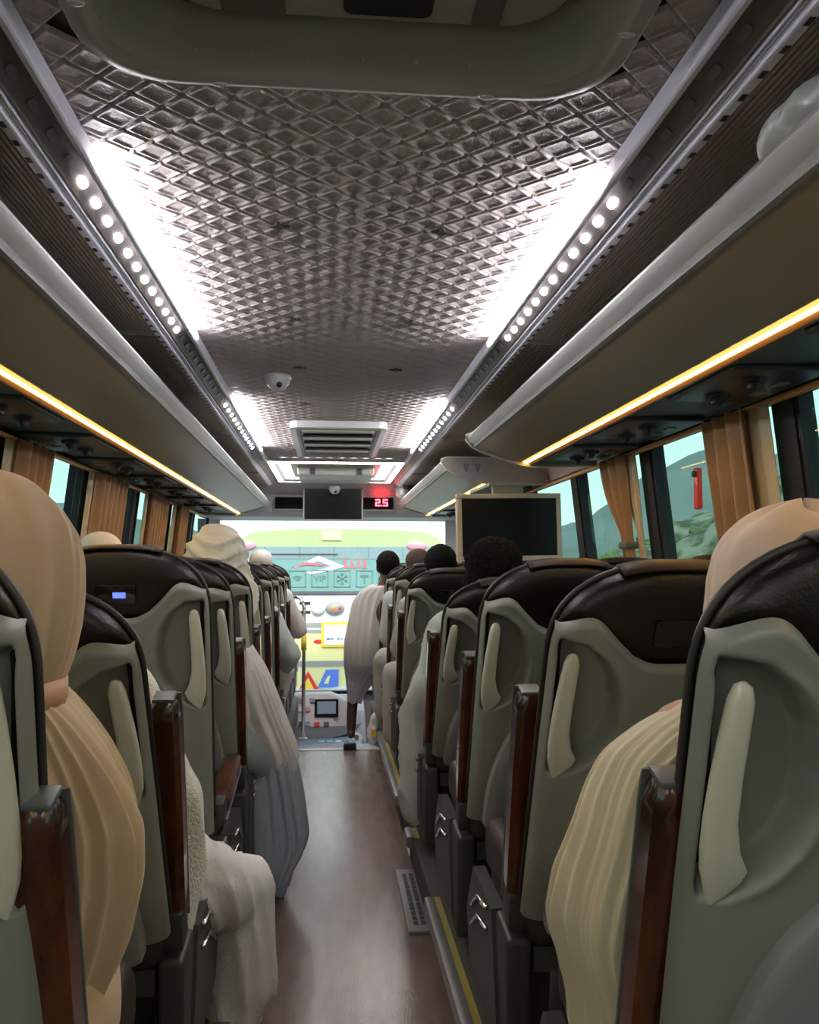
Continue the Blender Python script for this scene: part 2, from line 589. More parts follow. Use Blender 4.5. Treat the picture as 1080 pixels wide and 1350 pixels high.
for s in (-1, 1):
    # slim bar along the padding and the light line behind it
    bar = [(s * 0.462, ZC - 0.044), (s * 0.467, ZC - 0.047), (s * 0.476, ZC - 0.047), (s * 0.484, ZC - 0.006), (s * 0.466, ZC - 0.004)]
    ob('light_bar', MB().prism(bar, 'y', YB, 5.95), 'trim_bar', ceiling, bevel=0.002)
    for a, b in LIT:
        ob('light_strip', MB().box(*sorted((s * 0.4555, s * 0.4615)), a, b, ZC - 0.042, ZC - 0.028), 'led_white', ceiling)
    # inclined dark panel with small light windows
    pp = [(s * 0.481, ZC - 0.012), (s * 0.524, ZC - 0.050), (s * 0.532, ZC - 0.044), (s * 0.489, ZC - 0.004)]
    ob('perforated_panel', MB().prism(pp, 'y', YB, 7.4), 'perf_panel', ceiling)
    ny = 0
    y = 0.62
    while y < 5.9:
        cx, cz = s * 0.5065, ZC - 0.0345
        t = Vector((s * 0.043, 0, -0.038)).normalized()
        nrm = Vector((-s * 0.038, 0, -0.043)).normalized()
        c = Vector((cx, y, cz)) + nrm * 0.0008
        d = MB()
        n = 12
        ring = []
        for lay in (0.0, 0.002):
            ring.append([c + nrm * lay + t * (0.0085 * (1 - 0.12 * lay / 0.002) * math.copysign(abs(math.cos(2 * math.pi * k / n)) ** 0.6, math.cos(2 * math.pi * k / n)))
                         + Vector((0, 1, 0)) * (0.018 * math.copysign(abs(math.sin(2 * math.pi * k / n)) ** 0.6, math.sin(2 * math.pi * k / n))) for k in range(n)])
        d.grid(ring, True, True)
        inside = (1.60 <= y <= 2.72) or (3.86 <= y <= 5.32)
        ob('light_window', d, 'led_dot' if inside else 'led_off', ceiling)
        y += 0.092 if y < 3.3 else 0.125
    for k in range(3):
        x0 = s * (0.530 + k * 0.005)
        ob('ridge', MB().box(*sorted((x0, x0 + s * 0.0025)), YB, 7.4, ZC - 0.055, ZC - 0.043), 'trim_bar', ceiling)
    ob('ridge_base', MB().box(*sorted((s * 0.524, s * 0.548)), YB, 7.4, ZC - 0.048, ZC - 0.038), 'perf_panel', ceiling)
    ob('slotted_rail', MB().rbox((s * 0.553, (YB + 7.4) / 2, ZC - 0.053), (0.020, 7.4 - YB, 0.018), 0.004), 'rail_white', ceiling)
    for k in range(84):
        y = 0.70 + k * 0.06
        ob('notch', MB().box(*sorted((s * 0.551, s * 0.5595)), y, y + 0.017, ZC - 0.0632, ZC - 0.055), 'black', ceiling)
    # liner over the luggage rack
    ln = [(0.560, ZC - 0.045), (0.66, ZC - 0.045), (0.80, ZC - 0.055), (0.95, ZC - 0.085), (1.08, ZC - 0.14), (1.17, ZC - 0.22), (1.19, ZC - 0.27)]
    rows = [[(s * x, y, z) for x, z in ln] for y in (YB, 0.0, 2.6, 5.2, 7.6, YF)]
    ob('rack_liner', MB().grid(rows), 'liner', ceiling, True)
    for k in range(15):
        x0 = s * (0.575 + k * 0.0105)
        for ya, yb in ((0.5, 2.56), (2.68, 3.6)):
            ob('liner_rib', MB().box(*sorted((x0, x0 + s * 0.005)), ya, yb, ZC - 0.0495, ZC - 0.0445), 'liner', ceiling)
    for yj in (2.62, 4.7, 6.5):
        ob('liner_joint', MB().box(*sorted((s * 0.565, s * 0.80)), yj, yj + 0.012, ZC - 0.058, ZC - 0.045), 'rack_rim', ceiling)

# side walls, pillars, windows
PILL = {-1: [-1.22, -0.14, 0.94, 2.02, 3.10, 4.18, 5.26, 6.34, 7.42], 1: [-1.95, -0.90, 0.15, 1.20, 2.25, 3.30, 4.30, 5.35, 6.40, 7.45]}
ZW0, ZW1 = 0.82, 1.70
nwin = 0
for s, nm in ((-1, 'left'), (1, 'right')):
    lo = MB().prism([(s * wall_x(0.0), -0.6), (s * wall_x(0.0), 0.0), (s * wall_x(ZW0), ZW0), (s * (wall_x(ZW0) + 0.06), ZW0), (s * (wall_x(0) + 0.06), -0.6)], 'y', YB, YF)
    lo.prism([(s * wall_x(ZW1), ZW1), (s * 1.17, 2.0), (s * 1.26, 2.0), (s * (wall_x(ZW1) + 0.06), ZW1)], 'y', YB, YF)
    wall = struct(ob('wall_' + nm, lo, 'wall_panel'), ("driver's side" if s < 0 else 'door side') + ' coach wall below and above the windows', 'wall')
    edges = [YB] + PILL[s] + [YF - 0.35]
    for y in PILL[s]:
        p = MB().prism([(s * (wall_x(ZW0) - 0.012), ZW0), (s * (wall_x(ZW1) - 0.012), ZW1), (s * (wall_x(ZW1) + 0.05), ZW1), (s * (wall_x(ZW0) + 0.05), ZW0)], 'y', y - 0.05, y + 0.05)
        ob('pillar', p, 'pillar', wall)
    ob('curtain_rail', MB().rbox((s * 1.165, (YB + 8.0) / 2, 1.676), (0.022, 8.0 - YB, 0.016), 0.005), 'curtain_rail', wall)
    for i in range(len(edges) - 1):
        y0, y1 = edges[i] + 0.05, edges[i + 1] - 0.05
        nwin += 1
        w = empty('window_%d' % nwin, (s * wall_x(1.26), (y0 + y1) / 2, 1.26))
        struct(w, 'green tinted side window, %s, pane %d from the rear of the coach' % ("driver's side" if s < 0 else 'door side', i + 1), 'window')
        def wx(z):
            return s * (wall_x(z) - wall_x(1.26))
        hy = (y1 - y0) / 2
        fr = MB()
        for a, b in ((-hy, -hy + 0.02), (hy - 0.02, hy)):
            fr.prism([(wx(ZW0) - 0.006, ZW0 - 1.26), (wx(ZW1) - 0.006, ZW1 - 1.26), (wx(ZW1) + 0.02, ZW1 - 1.26), (wx(ZW0) + 0.02, ZW0 - 1.26)], 'y', a, b)
        for z0, z1 in ((ZW0, ZW0 + 0.02), (ZW1 - 0.02, ZW1)):
            fr.prism([(wx(z0) - 0.006, z0 - 1.26), (wx(z1) - 0.006, z1 - 1.26), (wx(z1) + 0.02, z1 - 1.26), (wx(z0) + 0.02, z0 - 1.26)], 'y', -hy, hy)
        ob('rubber_frame', fr, 'pillar', w)
        pn = MB().prism([(wx(ZW0) + s * 0.012, ZW0 - 1.26), (wx(ZW1) + s * 0.012, ZW1 - 1.26), (wx(ZW1) + s * 0.0125, ZW1 - 1.26), (wx(ZW0) + s * 0.0125, ZW0 - 1.26)], 'y', -hy + 0.01, hy - 0.01)
        pn = MB().add([(wx(ZW0) + s * 0.012, -hy + 0.01, ZW0 - 1.26), (wx(ZW0) + s * 0.012, hy - 0.01, ZW0 - 1.26), (wx(ZW1) + s * 0.012, hy - 0.01, ZW1 - 1.26), (wx(ZW1) + s * 0.012, -hy + 0.01, ZW1 - 1.26)], [(0, 1, 2, 3)])
        ob('pane', pn, 'pane_tint', w)

rw = MB().box(-1.32, 1.32, YB - 0.06, YB, -0.6, 2.26)
struct(ob('wall_rear', rw, 'wall_cream'), 'plain rear wall of the coach behind the seats', 'wall')

# front: header over the windscreen, corner posts, windscreen
ZH = 1.68
hd = MB().prism([(8.02, ZH), (7.92, ZH + 0.04), (7.86, ZH + 0.19), (7.50, ZC + 0.01), (8.75, ZC + 0.01), (8.75, ZH)], 'x', -1.22, 1.22)
for s in (-1, 1):
    hd.prism([(s * 1.10, 8.55), (s * 1.28, 8.35), (s * 1.28, 8.75), (s * 1.12, 8.75)], 'z', -0.6, ZH)
front = struct(ob('wall_front', hd, 'header'), 'mauve grey header panel above the windscreen with corner posts', 'wall')
lowf = MB().box(-1.25, 1.25, 8.66, 8.75, -0.7, 0.02)
ob('lower_panel', lowf, 'dash', front)
nwin += 1
ws = empty('window_%d' % nwin, (0, 8.62, 0.0))
struct(ws, 'wide clear windscreen across the front of the coach', 'window')
ob('pane', MB().add([(-1.14, 0, 0.0), (1.14, 0, 0.0), (1.14, -0.10, ZH + 0.02), (-1.14, -0.10, ZH + 0.02)], [(0, 1, 2, 3)]), 'pane_clear', ws)
ob('rubber_frame', MB().box(-1.16, 1.16, -0.02, 0.02, -0.02, 0.02), 'pillar', ws)

# ------------------------------------------------------------------ luggage racks
NT = (0.575, 1.805)      # nose top
NB = (0.607, 1.760)      # nose bottom
LD = (0.830, 1.690)      # warm light line


def rack(s, y0, y1, label, units, cap_near=False, cap_far=True):
    root = empty('luggage_rack', (0, 0, 0))
    tag(root, label, 'luggage rack')

    def X(pts):
        return [(s * x, z) for x, z in pts]
    face = [(0.607, 1.762), (0.66, 1.742), (0.72, 1.723), (0.78, 1.705), (0.815, 1.696), (0.815, 1.712), (0.72, 1.738), (0.625, 1.772)]
    ob('front_panel', MB().prism(X(face), 'y', y0, y1), 'rack_face', root, True, sharp=35)
    nose = [(0.600, 1.776), (0.582, 1.788), (0.574, 1.803), (0.580, 1.815), (0.592, 1.818), (0.604, 1.808), (0.612, 1.785)]
    ob('nose_rail', MB().prism(X(nose), 'y', y0, y1), 'alu', root, True, sharp=50)
    nl = [(0.600, 1.776), (0.603, 1.760), (0.613, 1.757), (0.616, 1.780)]
    ob('nose_band', MB().prism(X(nl), 'y', y0, y1), 'alu_dark', root)
    ob('tray', MB().prism(X([(0.612, 1.785), (1.18, 1.735), (1.18, 1.725), (0.62, 1.770)]), 'y', y0, y1), 'under_panel', root)
    ob('light_channel', MB().prism(X([(0.815, 1.712), (0.815, 1.6955), (0.822, 1.698), (0.848, 1.693), (0.862, 1.684), (0.872, 1.684), (0.880, 1.700)]), 'y', y0, y1), 'led_channel', root)
    ob('light_diffuser', MB().prism(X([(0.822, 1.6975), (0.833, 1.6935), (0.835, 1.698), (0.823, 1.701)]), 'y', y0, y1), 'led_warm_soft', root)
    ob('light_line', MB().prism(X([(0.8345, 1.6935), (0.844, 1.6895), (0.846, 1.694), (0.836, 1.698)]), 'y', y0, y1), 'led_warm', root)
    ob('underside', MB().prism(X([(0.872, 1.690), (1.16, 1.700), (1.18, 1.715), (0.875, 1.700)]), 'y', y0, y1), 'under_panel', root)
    for yu in units:
        un = ob('service_panel', MB().rbox((s * 1.01, yu, 1.689), (0.25, 0.40, 0.022), 0.010), 'service', root, True, sharp=40)
        for k in (-1, 1):
            n = MB()
            n.tube([(s * 0.985, yu + k * 0.10, 1.682), (s * 0.985, yu + k * 0.10, 1.668)], [0.034, 0.030], 14)
            n.tube([(s * 0.985, yu + k * 0.10, 1.669), (s * 0.980, yu + k * 0.10, 1.652)], [0.018, 0.012], 10)
            ob('air_nozzle', n, 'black', un, True, sharp=40)
            ob('reading_lamp', MB().rbox((s * 1.075, yu + k * 0.06, 1.677), (0.03, 0.045, 0.006), 0.002), 'led_off', un)
    full = X([(0.568, 1.800), (0.572, 1.818), (0.60, 1.828), (0.75, 1.830), (1.0, 1.815), (1.175, 1.76), (1.172, 1.685), (1.0, 1.680), (0.87, 1.677), (0.82, 1.686), (0.72, 1.715), (0.64, 1.742), (0.595, 1.765)])
    for do, y, d in ((cap_near, y0, -1), (cap_far, y1, 1)):
        if do:
            ya, yb = sorted((y, y + d * 0.018))
            cap = ob('end_cap', MB().prism(full, 'y', ya, yb), 'rack_cap', root, bevel=0.004)
            rim = [(p[0], (ya + yb) / 2, p[1]) for p in full + full[:1]]
            ob('rim', MB().tube(rim, 0.006, 6), 'rack_rim', cap, True)
    return root


rack(-1, YB + 0.1, 7.75, "long overhead luggage rack above the driver's side seats with yellow light line",
     [0.55, 1.25, 1.95, 2.65, 3.35, 4.05, 4.75, 5.45, 6.15, 6.85])
rack(1, YB + 0.1, 3.87, 'overhead luggage rack above the door side seats, ending before the side door', [0.70, 1.42, 2.12, 2.83, 3.45])
rack(1, 4.78, 7.75, 'short overhead luggage rack with a paper notice on its end', [5.2, 5.9, 6.6, 7.3], cap_near=True)

pn = tag(ob('paper_notice', MB().box(0.655, 0.825, 4.7545, 4.7565, 1.712, 1.822), 'paper'), 'white paper notice with two grey prints on the rack end', 'notice')
pn.rotation_euler = (0, 0, 0)
for cx in (0.708, 0.772):
    pr_ = MB().prism([(cx - 0.018, 1.795), (cx + 0.018, 1.792), (cx + 0.012, 1.762), (cx + 0.004, 1.745), (cx - 0.008, 1.75)], 'y', 4.7537, 4.7545)
    ob('print', pr_, 'paper_print', pn)

# ------------------------------------------------------------------ roof hatch, vents, monitors, cameras
def rrect(x0, x1, y0, y1, r, n=6):
    pts = []
    for cx, cy, a0 in ((x1 - r, y1 - r, 0), (x0 + r, y1 - r, 90), (x0 + r, y0 + r, 180), (x1 - r, y0 + r, 270)):
        for k in range(n + 1):
            a = R(a0 + 90 * k / n)
            pts.append((cx + r * math.cos(a), cy + r * math.sin(a)))
    return pts


def ring_loft(loops):
    m = MB()
    m.grid([[(x, y, z) for x, y in pts] for pts, z in loops], True)
    return m


ht = empty('roof_hatch', (-0.01, 0.80, ZC))
tag(ht, 'large olive grey roof hatch with a rounded frame in the quilted ceiling', 'roof hatch')
ox, oy = 0.385, 0.485
lo_ = [(rrect(-ox, ox, -oy, oy, 0.12), -0.008), (rrect(-ox, ox, -oy, oy, 0.12), -0.026), (rrect(-ox + .008, ox - .008, -oy + .008, oy - .008, 0.115), -0.034),
       (rrect(-ox + .035, ox - .035, -oy + .022, oy - .022, 0.10), -0.034), (rrect(-ox + .042, ox - .042, -oy + .03, oy - .03, 0.10), -0.026)]
ob('frame', ring_loft(lo_), 'hatch_rim', ht, True, sharp=50)
lo_ = [(rrect(-ox + .042, ox - .042, -oy + .03, oy - .03, 0.10), -0.026), (rrect(-ox + .055, ox - .055, -oy + .04, oy - .04, 0.10), 0.0), (rrect(-ox + .075, ox - .075, -oy + .055, oy - .055, 0.09), 0.060)]
ob('recess_wall', ring_loft(lo_), 'hatch', ht, True, sharp=50)
ob('recess_top', MB().box(-ox + .05, ox - .05, -oy + .04, oy - .04, 0.060, 0.066), 'hatch_dark', ht)
pts = rrect(-ox + .115, ox - .09, -oy + .08, oy - .075, 0.09)
ob('cover_panel', MB().prism(pts, 'z', 0.036, 0.060), 'hatch', ht, bevel=0.006)
ob('handle_recess', MB().prism(rrect(-0.02, 0.105, 0.30, 0.385, 0.014), 'z', 0.026, 0.037), 'black', ht, bevel=0.003)
ob('latch', MB().prism(rrect(-0.19, -0.10, 0.33, 0.40, 0.006), 'z', 0.031, 0.037), 'hatch_dark', ht)
ob('latch', MB().prism(rrect(0.165, 0.205, 0.30, 0.40, 0.006), 'z', 0.031, 0.037), 'hatch_dark', ht)
for x, y in ((-0.36, 0.30), (-0.20, 0.472), (0.20, 0.472), (0.36, 0.30)):
    ob('clip', MB().ell((x, y, -0.034), (0.012, 0.006, 0.004), 10, 6), 'rack_rim', ht, True)

fh = empty('ceiling_vent', (0.0, 5.02, ZC))
tag(fh, 'white framed ceiling vent with glossy louvres ahead of the dome camera', 'vent')
lo_ = [(rrect(-.25, .25, -.60, .60, .05), -0.006), (rrect(-.25, .25, -.60, .60, .05), -0.040), (rrect(-.22, .22, -.565, .565, .04), -0.044), (rrect(-.20, .20, -.53, .53, .04), -0.020)]
ob('frame', ring_loft(lo_), 'white_plastic', fh, True, sharp=40)
ob('backing', MB().box(-.21, .21, -.54, .54, -0.016, -0.010), 'louvre', fh)
for k in range(4):
    sl = MB().rbox((0, -.40 + k * .265, -0.026), (0.39, 0.245, 0.012), 0.005, 2, Matrix.Rotation(R(4), 3, 'X').to_4x4())
    ob('louvre', sl, 'louvre', fh, True, sharp=40)

ac = empty('front_ceiling_panel', (0, 6.66, ZC))
tag(ac, 'brightly lit white ceiling panel with vents above the front seats', 'ceiling panel')
lo_ = [(rrect(-.475, .475, -.70, .74, .03), -0.004), (rrect(-.475, .475, -.70, .74, .03), -0.030), (rrect(-.42, .42, -.64, .66, .03), -0.036), (rrect(-.40, .40, -.62, .62, .03), -0.016)]
ob('frame', ring_loft(lo_), 'white_plastic', ac, True, sharp=40)
ob('light_frame', ring_loft([(rrect(-.40, .40, -.62, .62, .03), -0.017), (rrect(-.33, .33, -.55, .55, .03), -0.018)]), 'led_front', ac)
ob('light_border', ring_loft([(rrect(-.470, .470, -.695, .735, .03), -0.0325), (rrect(-.43, .43, -.65, .67, .03), -0.0375)]), 'led_front', ac)
ob('backing', MB().box(-.34, .34, -.56, .56, -0.014, -0.008), 'louvre', ac)
bx = ob('vent_box', MB().rbox((0, 0.02, -0.045), (0.56, 0.62, 0.07), 0.02), 'white_plastic', ac, True, sharp=40)
for k in (-1, 1):
    ob('grille', MB().box(k * .17 - .018, k * .17 + .018, -.30, -.288, -0.072, -0.026), 'bus_slot', bx)
    ob('door_panel', MB().box(min(k * .195, k * .27), max(k * .195, k * .27), -.298, -.2885, -0.068, -0.026), 'rack_rim', bx)
ob('green_strip', MB().box(-.085, .085, -.2925, -.2885, -0.048, -0.034), 'bus_green', bx)


def dome(loc, scale, label):
    d = empty('dome_camera', loc)
    tag(d, label, 'security camera')
    m = MB()
    rows = []
    for r_, z in ((0.046, 0.0), (0.050, -0.004), (0.050, -0.016), (0.047, -0.020), (0.040, -0.040), (0.026, -0.058), (0.012, -0.064), (0.001, -0.065)):
        rows.append([(r_ * scale * math.cos(2 * math.pi * k / 20), r_ * scale * math.sin(2 * math.pi * k / 20), z * scale) for k in range(20)])
    m.grid(rows, True, True)
    ob('housing', m, 'white_plastic', d, True, sharp=50)
    ob('lens', MB().ell((0.006 * scale, -0.034 * scale, -0.044 * scale), (0.012 * scale, 0.010 * scale, 0.012 * scale), 12, 8), 'black_gloss', d, True)
    for k in (-1, 1):
        ob('screw', MB().ell((k * 0.047 * scale, -0.012 * scale, -0.026 * scale), (0.005, 0.005, 0.005), 8, 6), 'chrome', d, True)


dome((-0.245, 3.36, ZC - 0.008), 1.0, 'white dome security camera on the quilted ceiling')
dome((0.0, 7.66, 1.93), 1.1, 'small white dome camera above the front screen')


def monitor(name, loc, w, h, depth, fm, label, border, rx=0.0, rz=0.0, ry=0.0):
    t = empty(name, loc)
    tag(t, label, 'monitor')
    t.rotation_euler = (rx, ry, rz)
    ob('casing', MB().rbox((0, depth / 2 + 0.006, 0), (w, depth, h), 0.008), fm, t, True, sharp=40)
    fr = MB()
    for x0, x1, z0, z1 in ((-w / 2, w / 2, h / 2 - border, h / 2), (-w / 2, w / 2, -h / 2, -h / 2 + border), (-w / 2, -w / 2 + border, -h / 2 + border, h / 2 - border), (w / 2 - border, w / 2, -h / 2 + border, h / 2 - border)):
        fr.box(x0, x1, -0.008, 0.010, z0, z1)
    ob('bezel', fr, fm, t, bevel=0.003)
    ob('screen', MB().box(-w / 2 + border, w / 2 - border, -0.001, 0.008, -h / 2 + border, h / 2 - border), 'screen', t)
    return t


mon = monitor('hanging_monitor', (-0.013, 7.72, 1.778), 0.53, 0.30, 0.05, 'monitor_grey', 'dark monitor with thin grey frame hanging below the front header', 0.014)
ob('bracket', MB().box(-0.05, 0.05, 0.05, 0.24, -0.02, 0.10), 'monitor_grey', mon)
mon2 = monitor('hanging_monitor', (0.85, 4.28, 1.42), 0.53, 0.335, 0.045, 'monitor_beige', 'dark monitor with beige frame hanging by the side door', 0.024, 0.0, R(2), R(-1.0))
ob('hinge_arm', MB().rbox((0.0, 0.03, 0.18), (0.16, 0.03, 0.06), 0.006), 'rack_cap', mon2)
ob('bracket', MB().rbox((0.0, 0.25, 0.215), (0.20, 0.50, 0.02), 0.006), 'rack_cap', mon2)

for x0, x1, lab in ((-0.53, -0.275, 'blank black display panel set in the front header'), (0.245, 0.53, 'black clock display with red digits in the front header')):
    y = 7.865
    cx = (x0 + x1) / 2
    dsp = empty('display_panel', (cx, y, 1.80))
    dsp.rotation_euler = (R(-15.5), 0, 0)
    tag(dsp, lab, 'display')
    ob('casing', MB().rbox((0, 0.016, 0), (x1 - x0 + 0.02, 0.04, 0.15), 0.004), 'monitor_grey', dsp)
    ob('screen', MB().box(-(x1 - x0) / 2, (x1 - x0) / 2, -0.010, -0.0035, -0.062, 0.062), 'screen', dsp)
    if x0 > 0:
        SEG = {'2': 'abged', '5': 'afgcd'}
        for i, ch in enumerate('25'):
            ox_ = -0.020 + i * 0.068
            g = MB()
            w_, h_, t_ = 0.045, 0.066, 0.011
            rect = {'a': (0, w_, h_ - t_, h_), 'g': (0, w_, h_ / 2 - t_ / 2, h_ / 2 + t_ / 2), 'd': (0, w_, 0, t_),
                    'b': (w_ - t_, w_, h_ / 2, h_), 'c': (w_ - t_, w_, 0, h_ / 2), 'f': (0, t_, h_ / 2, h_), 'e': (0, t_, 0, h_ / 2)}
            for sgm in SEG[ch]:
                a, b, c, d = rect[sgm]
                g.box(ox_ + a, ox_ + b, -0.0125, -0.0105, -0.033 + c, -0.033 + d)
            ob('digit', g, 'digits', dsp)
        ob('digit', MB().box(0.030, 0.040, -0.0125, -0.0105, -0.033, -0.022), 'digits', dsp)

# ------------------------------------------------------------------ curtains
def curtain(s, y0, width, tie_z, label, seed, lining=True):
    rnd = random.Random(seed)
    root = empty('window_curtain', (s * 1.15, y0, 1.67))
    tag(root, label, 'curtain', None)

    def sheet(w0, folds, off, yoff, amp):
        rows = []
        nz, nu = 26, 60
        ph = rnd.random() * 6
        for i in range(nz + 1):
            z = -0.46 * i / nz
            wz = 1.0
            shift = 0.0
            if tie_z is not None:
                d = z - tie_z
                g = math.exp(-(d / 0.17) ** 2)
                wz = 1.0 - 0.72 * g
                shift = -0.30 * g * w0
                if z < tie_z:
                    wz = min(wz, 0.28 + 0.9 * (tie_z - z))
                    shift = -0.30 * w0
            row = []
            for k in range(nu + 1):
                u = k / nu
                y = yoff + (u - 0.5) * w0 * wz + 0.5 * w0 + shift
                dd = amp * math.sin(u * folds * 2 * math.pi + ph + 0.5 * math.sin(3 * z + ph)) * (0.55 + 0.45 * wz)
                x = -s * (off + dd) + s * (wall_x(1.67 + z) - wall_x(1.67))
                row.append((x, y, z))
            rows.append(row)
        return MB().grid(rows)
    d = ob('drape', sheet(width, max(3, int(width / 0.085)), 0.025, 0.0, 0.020), 'drape', root, True)
    sol = d.modifiers.new('thick', 'SOLIDIFY')
    sol.thickness = 0.002
    if lining:
        l_ = ob('lining', sheet(0.17, 3, 0.0, -0.06, 0.008), 'lining', root, True)
        sol = l_.modifiers.new('thick', 'SOLIDIFY')
        sol.thickness = 0.002
    if tie_z is not None:
        ob('tie_band', MB().rbox((-s * 0.02 + s * (wall_x(1.67 + tie_z) - wall_x(1.67)), 0.20 * width, tie_z), (0.06, 0.34 * width, 0.030), 0.01), 'tie', root, True)
    return root


curtain(1, 2.34, 0.26, None, 'brown pleated curtain beside the window with the red strip, nearer the tan headscarf', 1)
curtain(1, 3.39, 0.30, -0.36, 'brown curtain gathered by a dark tie beside the beige framed monitor', 2)
curtain(1, 5.42, 0.30, None, 'brown curtain behind the beige framed monitor', 3)
curtain(1, 6.46, 0.30, None, 'brown door side curtain closest to the windscreen', 4)
curtain(-1, 2.10, 0.20, None, "brown driver's side curtain beside the tan draped head", 11)
curtain(-1, 3.16, 0.34, None, "wide brown driver's side curtain behind the tan draped head", 5)
curtain(-1, 4.22, 0.55, None, "widest brown driver's side curtain, near the white headcloth by the window", 6)
curtain(-1, 5.42, 0.52, None, "brown driver's side curtain just behind the white hooded passenger", 7)
curtain(-1, 6.40, 0.35, None, "brown driver's side curtain closest to the windscreen", 8)

sticker = tag(ob('emergency_hammer', MB().rbox((1.193, 2.83, 1.485), (0.02, 0.030, 0.14), 0.005), 'red', smooth=True, sharp=40), 'slim red emergency hammer strip on the side window', 'hammer')
sticker.location = (0, 0, 0)
ob('clip', MB().rbox((1.180, 2.83, 1.535), (0.008, 0.026, 0.02), 0.003), 'black', sticker)

# ------------------------------------------------------------------ coach seats
HW = 0.22
BL = 0.76
_cache = {}


def back_pt(th, u, v, w):
    return (u, 0.10 - v * math.sin(th) - w * math.cos(th), 0.40 + v * math.cos(th) - w * math.sin(th))


def half_w(v):
    w0 = HW - 0.006 * max(0.0, v) / BL
    s_ = (v - (BL - 0.17)) / 0.17
    if s_ <= 0:
        return w0
    s_ = min(s_, 1.0)
    return w0 * max(0.0, 1 - s_ ** 2.5) ** (1 / 2.4)


P_IN = [(0.112, 0.196), (0.125, 0.160), (0.15, 0.128), (0.19, 0.104), (0.24, 0.092), (0.29, 0.094), (0.33, 0.110), (0.36, 0.135), (0.385, 0.168), (0.40, 0.195)]


